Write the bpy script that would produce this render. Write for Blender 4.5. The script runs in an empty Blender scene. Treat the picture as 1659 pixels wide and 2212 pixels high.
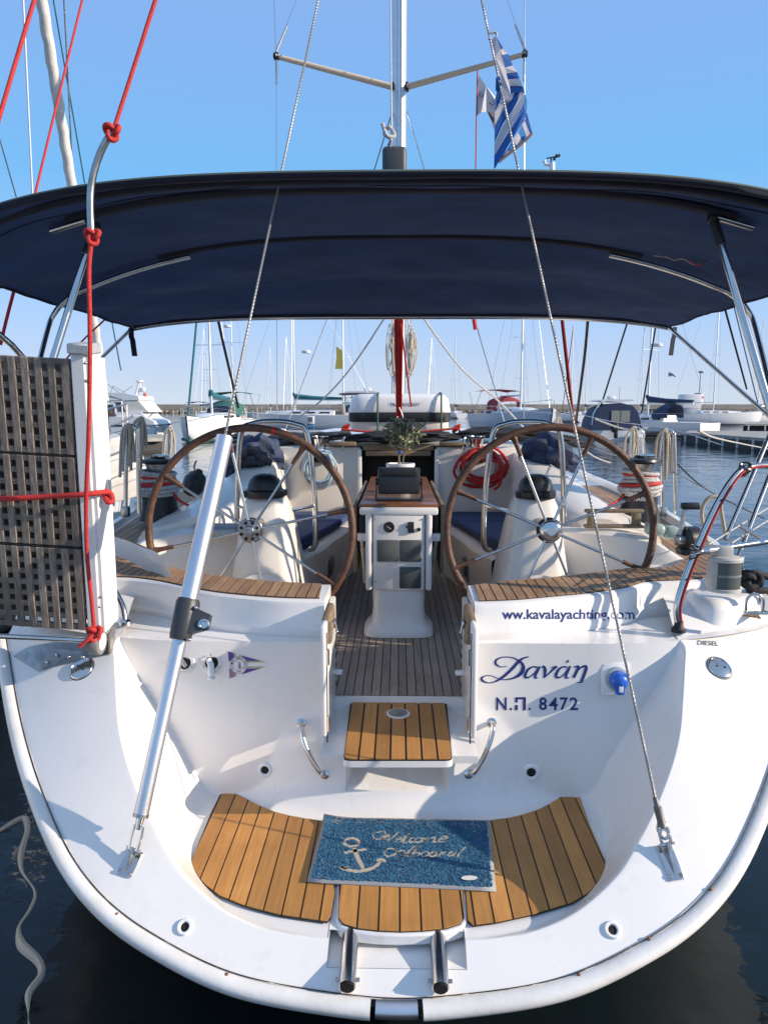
import bpy, bmesh, math, random
from mathutils import Vector, Matrix, Euler
R = math.radians
random.seed(7)
V = Vector
SC = bpy.context.scene
COL = SC.collection
# ---------------- camera, sky, sun, exposure ----------------
F = 1600.0; CX, CY = 829.5, 1106.0           # focal length and centre, in units where the picture is 1659 x 2212
PITCH, YAW, EYE = 7.87, 1.09, 2.0
cam = bpy.data.cameras.new('camera'); camo = bpy.data.objects.new('camera', cam); COL.objects.link(camo)
cam.sensor_fit = 'VERTICAL'; cam.sensor_height = 36; cam.sensor_width = 27
cam.lens = F/2212*36; cam.clip_start = .05; cam.clip_end = 6000
camo.location = (0, 0, EYE); camo.rotation_euler = (R(90-PITCH), 0, R(YAW))
SC.camera = camo
CM = camo.rotation_euler.to_matrix()
SUN_EL, SUN_AZ = 21.0, 101.0                  # azimuth clockwise from +Y (the bow)
w = bpy.data.worlds.new('World'); SC.world = w; w.use_nodes = True
nt = w.node_tree; nt.nodes.clear()
so = nt.nodes.new('ShaderNodeOutputWorld'); bg = nt.nodes.new('ShaderNodeBackground'); sk = nt.nodes.new('ShaderNodeTexSky')
sk.sky_type = 'NISHITA'; sk.sun_disc = False; sk.sun_elevation = R(SUN_EL); sk.sun_rotation = R(SUN_AZ)
sk.air_density = .6; sk.dust_density = 0; sk.ozone_density = 4.0
bg.inputs[1].default_value = .13
# the clear-sky model is evened out by a pale blue gradient that is the same all the way round
_tc = nt.nodes.new('ShaderNodeTexCoord'); _sx = nt.nodes.new('ShaderNodeSeparateXYZ'); _rp = nt.nodes.new('ShaderNodeValToRGB')
for _p, _c in ((0, (.45, .49, .57)), (.05, (.41, .48, .61)), (.12, (.32, .47, .70)), (.27, (.15, .395, .70)), (.42, (.19, .36, .68)), (1, (.30, .40, .58))):  # last stop, the unseen zenith, is paled to soften the blue fill light
    _e = _rp.color_ramp.elements[0] if _p == 0 else (_rp.color_ramp.elements[-1] if _p == 1 else _rp.color_ramp.elements.new(_p))
    _e.position = _p; _e.color = (*[x*.5 for x in _c], 1)
_ml = nt.nodes.new('ShaderNodeVectorMath'); _ml.operation = 'SCALE'; _ml.inputs[3].default_value = 2*.93/.13
_mx = nt.nodes.new('ShaderNodeMix'); _mx.data_type = 'RGBA'; _mx.inputs[0].default_value = .88
nt.links.new(_tc.outputs['Generated'], _sx.inputs[0]); nt.links.new(_sx.outputs['Z'], _rp.inputs[0]); nt.links.new(_rp.outputs[0], _ml.inputs[0])
nt.links.new(sk.outputs[0], _mx.inputs[6]); nt.links.new(_ml.outputs[0], _mx.inputs[7])
nt.links.new(_mx.outputs[2], bg.inputs[0]); nt.links.new(bg.outputs[0], so.inputs[0])
sl = bpy.data.lights.new('sun', 'SUN'); slo = bpy.data.objects.new('sun', sl); COL.objects.link(slo)
sl.energy = 4.2; sl.angle = R(.5); sl.color = (1, .87, .72)
TOSUN = V((math.sin(R(SUN_AZ))*math.cos(R(SUN_EL)), math.cos(R(SUN_AZ))*math.cos(R(SUN_EL)), math.sin(R(SUN_EL))))
slo.rotation_euler = TOSUN.to_track_quat('Z', 'Y').to_euler()
SC.view_settings.view_transform = 'Standard'; SC.view_settings.look = 'None'
SC.view_settings.gamma = 1; SC.view_settings.use_curve_mapping = False; SC.view_settings.exposure = 0.58
SC.render.engine = 'CYCLES'

# ---------------- picking points of the place along sight lines ----------------
def ray(u, v): return CM @ V(((u-CX)/F, (CY-v)/F, -1))
def P(u, v, y): d = ray(u, v); return V((0, 0, EYE)) + d*(y/d.y)
def PZ(u, v, z): d = ray(u, v); return V((0, 0, EYE)) + d*((z-EYE)/d.z)

# ---------------- mesh building ----------------
class MB:
    def __init__(s): s.v = []; s.f = []
    def add(s, vs, fs):
        n = len(s.v); s.v += [tuple(p) for p in vs]; s.f += [tuple(n+i for i in f) for f in fs]; return s
    def box(s, c, d, rot=None):
        a = [V((x*d[0]/2, y*d[1]/2, z*d[2]/2)) for x in (-1, 1) for y in (-1, 1) for z in (-1, 1)]
        if rot is not None:
            m = Euler(rot).to_matrix() if not isinstance(rot, Matrix) else rot
            a = [m @ p for p in a]
        return s.add([p+V(c) for p in a], [(0,1,3,2),(4,6,7,5),(0,4,5,1),(2,3,7,6),(0,2,6,4),(1,5,7,3)])
    def rbox(s, c, d, r=.01, seg=2, rot=None):
        bm = bmesh.new(); bmesh.ops.create_cube(bm, size=1)
        for q in bm.verts: q.co = V((q.co.x*d[0], q.co.y*d[1], q.co.z*d[2]))
        bmesh.ops.bevel(bm, geom=bm.edges[:], offset=min(r, min(d)*.49), segments=seg, profile=.5, affect='EDGES')
        m = Matrix.Identity(3) if rot is None else (Euler(rot).to_matrix() if not isinstance(rot, Matrix) else rot)
        bm.verts.index_update()
        s.add([m @ q.co+V(c) for q in bm.verts], [tuple(q.index for q in f.verts) for f in bm.faces]); bm.free(); return s
    def tube(s, pts, r, n=8, cap=True, closed=False, flat=1.0):
        pts = [V(p) for p in pts]; m = len(pts)
        rs = r if isinstance(r, (list, tuple)) else [r]*m
        vs = []; nrm = None
        for i, p in enumerate(pts):
            if closed: t = pts[(i+1) % m]-pts[i-1]
            else: t = pts[min(i+1, m-1)]-pts[max(i-1, 0)]
            if t.length < 1e-9: t = V((0, 0, 1))
            t.normalize()
            if nrm is None:
                a = V((0, 0, 1)) if abs(t.z) < .9 else V((0, 1, 0))
                nrm = (a-t*a.dot(t)).normalized()
            else:
                nrm = nrm-t*nrm.dot(t)
                nrm = nrm.normalized() if nrm.length > 1e-6 else t.orthogonal().normalized()
            b = t.cross(nrm)
            for k in range(n):
                a = 2*math.pi*k/n; vs.append(p+nrm*(rs[i]*math.cos(a)*flat)+b*(rs[i]*math.sin(a)))
        fs = []
        for i in range(m if closed else m-1):
            j = (i+1) % m
            for k in range(n): fs.append((i*n+k, i*n+(k+1) % n, j*n+(k+1) % n, j*n+k))
        if cap and not closed: fs += [tuple(range(n-1, -1, -1)), tuple(range((m-1)*n, m*n))]
        return s.add(vs, fs)
    def lathe(s, c, prof, n=20, axis=(0, 0, 1), sx=1, sy=1):
        q = V(axis).to_track_quat('Z', 'Y'); vs = []; m = len(prof)
        for r, z in prof:
            for k in range(n):
                a = 2*math.pi*k/n; vs.append(q @ V((r*math.cos(a)*sx, r*math.sin(a)*sy, z))+V(c))
        fs = [(i*n+k, i*n+(k+1) % n, (i+1)*n+(k+1) % n, (i+1)*n+k) for i in range(m-1) for k in range(n)]
        fs += [tuple(range(n-1, -1, -1)), tuple(range((m-1)*n, m*n))]
        return s.add(vs, fs)
    def loft(s, rows, closed=False, cap=False):
        n = len(rows[0]); vs = [p for r in rows for p in r]; fs = []
        for i in range(len(rows)-1):
            for k in range(n if closed else n-1):
                k2 = (k+1) % n; fs.append((i*n+k, i*n+k2, (i+1)*n+k2, (i+1)*n+k))
        if cap: fs += [tuple(range(n-1, -1, -1)), tuple(range((len(rows)-1)*n, len(rows)*n))]
        return s.add(vs, fs)
    def prism(s, poly, z0, z1):          # polygon in xy, between two heights
        n = len(poly)
        return s.add([(p[0], p[1], z0) for p in poly]+[(p[0], p[1], z1) for p in poly],
                     [tuple(range(n-1, -1, -1)), tuple(range(n, 2*n))]+[(i, (i+1) % n, n+(i+1) % n, n+i) for i in range(n)])
    def extr(s, poly, off):              # 3d polygon pushed along off
        n = len(poly); off = V(off)
        return s.add([V(p) for p in poly]+[V(p)+off for p in poly],
                     [tuple(range(n-1, -1, -1)), tuple(range(n, 2*n))]+[(i, (i+1) % n, n+(i+1) % n, n+i) for i in range(n)])
    def ball(s, c, r, n=12, m=8, sc=(1, 1, 1)):
        pr = [(math.sin(math.pi*i/m)*r, -math.cos(math.pi*i/m)*r) for i in range(m+1)]
        pr[0] = (r*.01, -r); pr[-1] = (r*.01, r)
        vs = [(c[0]+q*math.cos(2*math.pi*k/n)*sc[0], c[1]+q*math.sin(2*math.pi*k/n)*sc[1], c[2]+z*sc[2]) for q, z in pr for k in range(n)]
        return s.add(vs, [(i*n+k, i*n+(k+1) % n, (i+1)*n+(k+1) % n, (i+1)*n+k) for i in range(m) for k in range(n)])
    def build(s, name, mat, parent=None, smooth=40, **kw):
        me = bpy.data.meshes.new(name); me.from_pydata(s.v, [], s.f)
        bm = bmesh.new(); bm.from_mesh(me); bmesh.ops.recalc_face_normals(bm, faces=bm.faces); bm.to_mesh(me); bm.free()
        if smooth: sm(me, smooth)
        o = bpy.data.objects.new(name, me); COL.objects.link(o); o.parent = parent
        if mat: me.materials.append(mat)
        for k, x in kw.items(): o[k] = x
        return o
def sm(me, ang=40):
    me.polygons.foreach_set('use_smooth', [True]*len(me.polygons)); me.set_sharp_from_angle(angle=R(ang))
def empty(name, label, cat, group=None, loc=(0, 0, 0)):
    o = bpy.data.objects.new(name, None); COL.objects.link(o); o.location = loc; o.empty_display_size = .1
    o['label'] = label; o['category'] = cat
    if group: o['group'] = group
    return o
def tag(o, label, cat, group=None):
    o['label'] = label; o['category'] = cat
    if group: o['group'] = group
    return o
def child(o, p):
    o.parent = p; o.matrix_parent_inverse = Matrix.Identity(4); return o
def crv(pts, n=8, closed=False):         # catmull-rom through points
    pts = [V(p) for p in pts]; out = []; m = len(pts)
    for i in range(m if closed else m-1):
        if closed: a, b, c, d = pts[i-1], pts[i], pts[(i+1) % m], pts[(i+2) % m]
        else: a, b, c, d = pts[max(i-1, 0)], pts[i], pts[i+1], pts[min(i+2, m-1)]
        for k in range(n):
            t = k/n; out.append(.5*((2*b)+(c-a)*t+(2*a-5*b+4*c-d)*t*t+(3*b-a-3*c+d)*t*t*t))
    if not closed: out.append(pts[-1])
    return out
def lerp(a, b, t): return a+(b-a)*t
def interp(tab, x):
    if x <= tab[0][0]: return tab[0][1]
    for (a, b), (c, d) in zip(tab, tab[1:]):
        if x <= c: return b+(d-b)*(x-a)/(c-a)
    return tab[-1][1]
def smoothstep(a, b, x):
    t = min(1, max(0, (x-a)/(b-a))); return t*t*(3-2*t)
def clip(poly, ax, lim, keep_less):
    out = []; n = len(poly)
    for i in range(n):
        p, q = poly[i], poly[(i+1) % n]
        ip = (p[ax] <= lim) == keep_less; iq = (q[ax] <= lim) == keep_less
        if ip: out.append(p)
        if ip != iq:
            t = (lim-p[ax])/(q[ax]-p[ax]); out.append((p[0]+(q[0]-p[0])*t, p[1]+(q[1]-p[1])*t))
    return out
def planks(poly, x0, pitch, gap, z0, z1, mats, parent, name='plank', ax=0):   # boards running fore and aft
    poly = [(p[0], p[1]) for p in poly]; lo = min(p[ax] for p in poly); hi = max(p[ax] for p in poly)
    k = math.floor((lo-x0)/pitch); out = []
    while x0+k*pitch < hi:
        a = x0+k*pitch+gap/2; b = x0+(k+1)*pitch-gap/2; k += 1
        q = clip(clip(poly, ax, b, True), ax, a, False)
        if len(q) < 3: continue
        ar = abs(sum(q[i][0]*q[(i+1) % len(q)][1]-q[(i+1) % len(q)][0]*q[i][1] for i in range(len(q))))/2
        if ar < 2e-4: continue
        o = MB().prism(q, z0, z1-random.random()*.0006).build(name, random.choice(mats), parent, smooth=0); out.append(o)
    return out

# ---------------- materials ----------------
def mat(name, col, rough=.5, metal=0, spec=.5, noise=0, nscale=5, bump=0, bscale=40, coat=0, col2=None, stretch=None, trans=0, detail=4, sheen=0):
    m = bpy.data.materials.new(name); m.use_nodes = True; t = m.node_tree; N = t.nodes; L = t.links
    b = N['Principled BSDF']; b.inputs['Roughness'].default_value = rough; b.inputs['Metallic'].default_value = metal
    b.inputs['Specular IOR Level'].default_value = spec; b.inputs['Coat Weight'].default_value = coat; b.inputs['Coat Roughness'].default_value = .08
    if sheen: b.inputs['Sheen Weight'].default_value = sheen
    if trans: b.inputs['Transmission Weight'].default_value = trans
    b.inputs['Base Color'].default_value = (*col, 1)
    tc = N.new('ShaderNodeTexCoord'); mp = N.new('ShaderNodeMapping'); L.new(tc.outputs['Object'], mp.inputs[0])
    if stretch: mp.inputs['Scale'].default_value = stretch
    if noise:
        n = N.new('ShaderNodeTexNoise'); n.inputs['Scale'].default_value = nscale; n.inputs['Detail'].default_value = detail; n.inputs['Roughness'].default_value = .6
        L.new(mp.outputs[0], n.inputs[0]); c2 = col2 or tuple(c*(1-noise) for c in col)
        rp = N.new('ShaderNodeValToRGB'); rp.color_ramp.elements[0].position = .35; rp.color_ramp.elements[1].position = .65
        rp.color_ramp.elements[0].color = (*c2, 1); rp.color_ramp.elements[1].color = (*col, 1)
        L.new(n.outputs[0], rp.inputs[0]); L.new(rp.outputs[0], b.inputs['Base Color'])
    if bump:
        n = N.new('ShaderNodeTexNoise'); n.inputs['Scale'].default_value = bscale; n.inputs['Detail'].default_value = 3
        L.new(mp.outputs[0], n.inputs[0]); bp = N.new('ShaderNodeBump'); bp.inputs['Strength'].default_value = bump; bp.inputs['Distance'].default_value = .01
        L.new(n.outputs[0], bp.inputs['Height']); L.new(bp.outputs[0], b.inputs['Normal'])
    return m
M = {}
def gelcoat(name, c, dirt, amt=.5):
    m = mat(name, c, .24, noise=1, nscale=1.7, col2=tuple(x*.955 for x in c), coat=.25); N = m.node_tree.nodes; L = m.node_tree.links; b_ = N['Principled BSDF']
    src = b_.inputs['Base Color'].links[0].from_socket; tc = N.new('ShaderNodeTexCoord'); mp = N.new('ShaderNodeMapping'); mp.inputs['Scale'].default_value = (1, 1, .35); L.new(tc.outputs['Object'], mp.inputs[0])
    n = N.new('ShaderNodeTexNoise'); n.inputs['Scale'].default_value = 9; n.inputs['Detail'].default_value = 12; n.inputs['Roughness'].default_value = .75; L.new(mp.outputs[0], n.inputs[0])
    r = N.new('ShaderNodeValToRGB'); r.color_ramp.elements[0].position = .56; r.color_ramp.elements[1].position = .78; r.color_ramp.elements[0].color = (0, 0, 0, 1); r.color_ramp.elements[1].color = (amt, amt, amt, 1); L.new(n.outputs[0], r.inputs[0])
    x = N.new('ShaderNodeMix'); x.data_type = 'RGBA'; L.new(r.outputs[0], x.inputs[0]); L.new(src, x.inputs[6]); x.inputs[7].default_value = (*dirt, 1); L.new(x.outputs[2], b_.inputs['Base Color'])
    rr_ = N.new('ShaderNodeMapRange'); rr_.inputs[3].default_value = .18; rr_.inputs[4].default_value = .42; L.new(n.outputs[0], rr_.inputs[0]); L.new(rr_.outputs[0], b_.inputs['Roughness']); return m
M['gel'] = gelcoat('gelcoat', (.83, .80, .765), (.58, .53, .46), .45)
M['cream'] = gelcoat('gelcoat_cream', (.82, .765, .69), (.52, .44, .34), .5)
M['gel2'] = mat('gelcoat_worn', (.79, .77, .74), .35, noise=1, nscale=7, col2=(.69, .66, .61), detail=10, bump=.08, bscale=60)
M['grey_nonskid'] = mat('nonskid', (.42, .46, .50), .6, noise=.2, nscale=60, bump=.3, bscale=300)
M['steel'] = mat('polished_steel', (.66, .65, .63), .17, 1, noise=1, nscale=8, col2=(.58, .56, .53))
M['steel2'] = mat('dull_steel', (.50, .49, .47), .34, 1, noise=.35, nscale=20)
M['wire'] = mat('stay_wire', (.34, .33, .32), .5, .8)
M['alu'] = mat('aluminium', (.70, .71, .74), .40, 1, noise=.12, nscale=6, stretch=(1, 1, .2))
M['white'] = mat('white_paint', (.80, .80, .79), .3)
M['black'] = mat('black_plastic', (.018, .018, .02), .38, bump=.1, bscale=200)
M['rubber'] = mat('black_rubber', (.012, .012, .013), .6)
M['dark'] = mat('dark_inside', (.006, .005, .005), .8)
M['caulk'] = mat('caulking', (.012, .011, .012), .6)
M['glass'] = mat('dark_glass', (.015, .017, .02), .06, spec=.8)
M['smoke'] = mat('smoked_lens', (.10, .11, .10), .15, spec=.7)
M['navy'] = mat('navy_canvas', (.032, .076, .215), .85, noise=1, nscale=3.2, stretch=(1, 2.2, 1), col2=(.023, .056, .16), bump=.9, bscale=5)
M['navy_seam'] = mat('navy_webbing', (.007, .010, .028), .8, bump=.2, bscale=300)
M['cushion'] = mat('cushion_blue', (.030, .060, .16), .8, noise=1, nscale=4, col2=(.024, .048, .12), bump=.3, bscale=30)
M['red'] = mat('red_rope', (.62, .035, .03), .7, noise=1, nscale=90, col2=(.42, .02, .018), bump=.5, bscale=260)
M['red_dk'] = mat('dark_red_paint', (.33, .02, .02), .5)
M['rope'] = mat('beige_rope', (.58, .50, .38), .8, noise=1, nscale=80, col2=(.40, .33, .24), bump=.5, bscale=220)
M['rope_w'] = mat('white_rope', (.68, .66, .62), .8, noise=1, nscale=90, col2=(.30, .29, .28), bump=.5, bscale=220)
M['rope_b'] = mat('blue_rope', (.20, .36, .50), .8, noise=1, nscale=70, col2=(.45, .52, .58), bump=.5, bscale=220)
M['rope_k'] = mat('black_rope', (.015, .015, .016), .8, bump=.6, bscale=120)
M['blue'] = mat('blue_plastic', (.02, .12, .52), .35)
M['ink'] = mat('blue_lettering', (.018, .030, .17), .5)
M['silver_w'] = mat('white_lettering', (.7, .7, .7), .5)
M['leather'] = mat('wheel_leather', (.14, .062, .034), .55, noise=1, nscale=30, col2=(.07, .032, .02), bump=.4, bscale=120)
M['anchor'] = mat('cream_print', (.44, .38, .29), .95)
M['lens_clear'] = mat('clear_lens', (.55, .58, .56), .12, spec=.6, trans=.6)
def wood(name, c1, c2, sc=(60, 3, 60), rough=.55, c3=None, bump=.25):
    m = bpy.data.materials.new(name); m.use_nodes = True; t = m.node_tree; N = t.nodes; L = t.links; b = N['Principled BSDF']
    b.inputs['Roughness'].default_value = rough
    tc = N.new('ShaderNodeTexCoord'); mp = N.new('ShaderNodeMapping'); mp.inputs['Scale'].default_value = sc; L.new(tc.outputs['Object'], mp.inputs[0])
    n = N.new('ShaderNodeTexNoise'); n.inputs['Scale'].default_value = 1.6; n.inputs['Detail'].default_value = 5; n.inputs['Roughness'].default_value = .65; L.new(mp.outputs[0], n.inputs[0])
    rp = N.new('ShaderNodeValToRGB'); e = rp.color_ramp.elements; e[0].position = .3; e[1].position = .7; e[0].color = (*c2, 1); e[1].color = (*c1, 1); L.new(n.outputs[0], rp.inputs[0])
    n2 = N.new('ShaderNodeTexNoise'); n2.inputs['Scale'].default_value = 3.5; n2.inputs['Detail'].default_value = 3; L.new(tc.outputs['Object'], n2.inputs[0])
    mx = N.new('ShaderNodeMix'); mx.data_type = 'RGBA'; mx.blend_type = 'MULTIPLY'; L.new(rp.outputs[0], mx.inputs[6])
    r2 = N.new('ShaderNodeValToRGB'); r2.color_ramp.elements[0].position = .3; r2.color_ramp.elements[1].position = .65
    r2.color_ramp.elements[0].color = (.72, .70, .68, 1); r2.color_ramp.elements[1].color = (1, 1, 1, 1); L.new(n2.outputs[0], r2.inputs[0]); L.new(r2.outputs[0], mx.inputs[7]); mx.inputs[0].default_value = 1
    L.new(mx.outputs[2], b.inputs['Base Color'])
    bp = N.new('ShaderNodeBump'); bp.inputs['Strength'].default_value = bump; bp.inputs['Distance'].default_value = .004; L.new(n.outputs[0], bp.inputs['Height']); L.new(bp.outputs[0], b.inputs['Normal'])
    return m
TEAK = [wood('teak_%d' % i, (.56*k, .27*k, .075*k), (.44*k, .20*k, .05*k), (50, 2.5, 50)) for i, k in enumerate((.80, .9, 1.0, 1.08, 1.2))]
TSEAT = [wood('teak_weathered_%d' % i, (.48*k, .29*k, .15*k), (.26*k, .14*k, .066*k), (70, 4, 70)) for i, k in enumerate((.85, 1.0, 1.12))]
TSOLE = [wood('teak_grey_%d' % i, (.43*k, .345*k, .28*k), (.27*k, .21*k, .165*k), (90, 3, 90)) for i, k in enumerate((.78, .9, 1.0, 1.12))]
TGRATE = [wood('grating_teak_%d' % i, (.36*k, .30*k, .245*k), (.13*k, .10*k, .08*k), (60, 60, 5)) for i, k in enumerate((.8, 1.0, 1.25))]
TGRATEH = [wood('grating_teak_cross_%d' % i, (.29*k, .24*k, .195*k), (.12*k, .095*k, .075*k), (5, 60, 60)) for i, k in enumerate((.8, 1.0))]
M['varnish'] = wood('varnished_teak', (.30, .12, .045), (.17, .06, .025), (6, 60, 60), .3)
M['oldteak'] = wood('old_teak_trim', (.30, .22, .14), (.17, .12, .07), (40, 4, 40), .6)
# ======================= water, harbour basin =======================
def water():
    m = bpy.data.materials.new('harbour_water'); m.use_nodes = True; N = m.node_tree.nodes; L = m.node_tree.links; b = N['Principled BSDF']
    n0 = N.new('ShaderNodeTexNoise'); n0.inputs['Scale'].default_value = .55; n0.inputs['Detail'].default_value = 1; r0 = N.new('ShaderNodeValToRGB'); r0.color_ramp.elements[0].position = .40; r0.color_ramp.elements[1].position = .56; r0.color_ramp.elements[0].color = (.002, .006, .012, 1); r0.color_ramp.elements[1].color = (.020, .034, .015, 1); L.new(n0.outputs[0], r0.inputs[0]); L.new(r0.outputs[0], b.inputs['Base Color']); b.inputs['Roughness'].default_value = .04; b.inputs['IOR'].default_value = 1.333
    tc = N.new('ShaderNodeTexCoord'); prev = None
    for sc, st, dist, strch in ((.8, .4, .11, (1, 1, 1)), (4, .28, .024, (1, 1.8, 1)), (14, .16, .005, (1, 1.5, 1))):
        mp = N.new('ShaderNodeMapping'); mp.inputs['Scale'].default_value = strch; mp.inputs['Rotation'].default_value = (0, 0, sc*.3)
        n = N.new('ShaderNodeTexNoise'); n.inputs['Scale'].default_value = sc; n.inputs['Detail'].default_value = 2.5
        bp = N.new('ShaderNodeBump'); bp.inputs['Strength'].default_value = st; bp.inputs['Distance'].default_value = dist
        L.new(tc.outputs['Object'], mp.inputs[0]); L.new(mp.outputs[0], n.inputs[0]); L.new(n.outputs[0], bp.inputs['Height'])
        if prev: L.new(prev.outputs[0], bp.inputs['Normal'])
        prev = bp
    L.new(prev.outputs[0], b.inputs['Normal'])
    s = 2500
    MB().add([(-s, -400, 0), (s, -400, 0), (s, 4000, 0), (-s, 4000, 0)], [(0, 1, 2, 3)]).build('water', m, kind='structure', smooth=0)
water()

# ======================= the yacht: stern moulding =======================
yacht = empty('sailing_yacht', 'large white sailing yacht seen from astern, its open walk-through transom filling the foreground', 'yacht', loc=(0, 6, 0))
yacht.location = (0, 0, 0)
def S(x, z): return 1.95+(z-.22)*1.28+.35*max(0, abs(x)-.8)**2
def IS(u, v):
    d = ray(u, v); lo, hi = 1.2, 7.0
    for _ in range(40):
        m_ = (lo+hi)/2; p = V((0, 0, EYE))+d*m_
        if p.y < S(p.x, p.z): lo = m_
        else: hi = m_
    return V((0, 0, EYE))+d*lo
SEAM = [(0,2166),(167,2143),(278,2126),(369,2106),(439,2071),(509,2032),(562,2000),(614,1965),(664,1909),(706,1858),(755,1741),(790,1650),(809,1576),(823,1513),(835,1430),(845,1375)]
half = [IS(860-a, b) for a, b in SEAM]
half[0].x = 0
hl = crv([V((-p.x, 0, p.z)) for p in half], 10)                    # right half, bottom centre -> top
def resamp(c, n):
    L_ = [0]
    for a, b in zip(c, c[1:]): L_.append(L_[-1]+(b-a).length)
    out = []; k = 0
    for i in range(n):
        t = L_[-1]*i/(n-1)
        while k < len(L_)-2 and L_[k+1] < t: k += 1
        out.append(c[k].lerp(c[k+1], (t-L_[k])/max(1e-9, L_[k+1]-L_[k])))
    return out
hl = resamp(hl, 130); full = [V((-p.x, 0, p.z)) for p in reversed(hl[1:])]+hl
for _ in range(90):
    full = [full[0]]+[(full[i-1]+full[i]*2+full[i+1])/4 for i in range(1, len(full)-1)]+[full[-1]]
hl = full[129:]; hl[0].x = 0
hl = [V((p.x, S(p.x, p.z), p.z)) for p in hl]
rim = [V((-p.x, p.y, p.z)) for p in reversed(hl[1:])]+hl           # left top -> bottom -> right top
TOPZ = 1.035
BND = [(618,1385),(614,1420),(610,1500),(604,1573),(587,1646),(553,1737),(522,1800),(475,1880),(390,1960),(300,2005),(220,2025),(140,2036),(0,2043)]
bh = [IS(860-a, b) for a, b in BND]; bh[-1].x = 0
bh = crv([V((-p.x, p.z, 0)) for p in bh], 6)
bpoly = [(p.x, p.y) for p in bh]; bpoly[0] = (bpoly[0][0], TOPZ)
bpoly = bpoly+[(-a, b) for a, b in reversed(bpoly)]                # (x, z) ring, open at the top
def segd(p, a, b):
    dx, dz = b[0]-a[0], b[1]-a[1]; L2 = dx*dx+dz*dz
    t = 0 if L2 == 0 else max(0, min(1, ((p[0]-a[0])*dx+(p[1]-a[1])*dz)/L2))
    return math.hypot(p[0]-a[0]-t*dx, p[1]-a[1]-t*dz)
def inside(p):
    c = False; n = len(bpoly)
    for i in range(n):
        a, b = bpoly[i], bpoly[i-1]
        if (a[1] > p[1]) != (b[1] > p[1]) and p[0] < (b[0]-a[0])*(p[1]-a[1])/(b[1]-a[1])+a[0]: c = not c
    return c
NY, NZ = .616, -.788
PLAT = .35
def ywall(x, z):
    base = 2.86+.20*min(1.3, (abs(x)/.75))**2*1.0
    top = 3.035+.02*x*x
    return lerp(base, top, max(0, min(1, (z-PLAT)/.68)))
def smin(a, b, k):
    h = max(k-abs(a-b), 0)/k; return min(a, b)-h*h*k*.25
def disp(x, z):
    p = (x, z); y = S(x, z)
    if z > TOPZ+.0001: return V((x, y, z))
    zz = min(z, TOPZ-.002)
    if not inside((x, zz)):
        return V((x, y, z))
    db = min(segd((x, zz), bpoly[i], bpoly[i+1]) for i in range(len(bpoly)-1))
    dtop = (TOPZ-z)
    df = (z-PLAT)/(-NZ)
    dw = 1.0
    for _ in range(4): dw = (ywall(x, z+NZ*dw)-y)/NY
    d = smin(df, dw, .14)
    up = smoothstep(.42, .9, z); side = lerp(8, 2.2, up)*(math.sqrt(db*db+.0001)-.01)
    d = smin(d, side, lerp(.03, .18, up))
    d = min(d, dtop*2.0+.0)
    return V((x, y+NY*max(0, d), z+NZ*max(0, d)))
NT = len(rim)
bl = resamp([V((a_, 0, b_)) for a_, b_ in bpoly], NT)
bl.reverse(); bl[0].z = bl[-1].z = TOPZ; xt = abs(bl[0].x); rows = []
for i, p in enumerate(rim):
    t = i/(NT-1); q = bl[i]; tx = -xt*.96+2*xt*.96*smoothstep(.0, 1.0, t)
    row = [V((lerp(p.x, q.x, k/22), S(lerp(p.x, q.x, k/22), lerp(p.z, q.z, k/22)), lerp(p.z, q.z, k/22))) for k in range(22)]
    for k in range(101):
        s = (k/100)**1.35; row.append(disp(lerp(q.x, tx, s), lerp(q.z, TOPZ, s)) if k else V((q.x, S(q.x, q.z), q.z)))
    rows.append(row)
sk_ = MB().loft(rows)
me = bpy.data.meshes.new('transom'); me.from_pydata(sk_.v, [], sk_.f)
bm = bmesh.new(); bm.from_mesh(me); bmesh.ops.remove_doubles(bm, verts=bm.verts, dist=.0004)
GL, GR, GZ, GT = -.312, .322, .63, TOPZ
for co, no in (((GL, 0, 0), (1, 0, 0)), ((GR, 0, 0), (1, 0, 0)), ((0, 0, GZ), (0, 0, 1)), ((-.215, 0, 0), (1, 0, 0)), ((.215, 0, 0), (1, 0, 0)), ((0, 0, .303), (0, 0, 1))):
    bmesh.ops.bisect_plane(bm, geom=bm.verts[:]+bm.edges[:]+bm.faces[:], plane_co=co, plane_no=no, dist=.00005)
kill = [f for f in bm.faces if GL < f.calc_center_median().x < GR and f.calc_center_median().z > GZ]
# the mouth of the slot under the fold-down step
kill += [f for f in bm.faces if abs(f.calc_center_median().x) < .215 and f.calc_center_median().y < 2.16 and .303 < f.calc_center_median().z < .352 and f not in kill]
bmesh.ops.delete(bm, geom=list(set(kill)), context='FACES')
# niche under the gate step
for q in bm.verts:
    x, y, z = q.co
    if abs(x) < .32 and .38 < z < .62 and y > 2.7:
        sd = max(abs(x)-.215, abs(z-.52)-.085); rr = -max(-.09, min(0, sd)); q.co.y += .17*smoothstep(0, .035, -sd)
bmesh.ops.recalc_face_normals(bm, faces=bm.faces); bm.to_mesh(me); bm.free(); sm(me, 50)
me.materials.append(M['gel']); tr = bpy.data.objects.new('transom', me); COL.objects.link(tr); tr.parent = yacht
# normals of the open sheet should face aft; a solidify gives it wall thickness

# slot under the fold-down swim step
MB().add([(-.215,2.058,.303),(.215,2.058,.303),(.215,2.30,.306),(-.215,2.30,.306),(-.215,2.120,.352),(.215,2.120,.352),(.215,2.30,.352),(-.215,2.30,.352)],
         [(0,1,2,3),(2,3,7,6),(0,3,7,4),(1,2,6,5)]).build('step_slot', M['gel'], yacht, smooth=0)
M['rust'] = mat('rusty_screw', (.22, .10, .045), .7)
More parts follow.
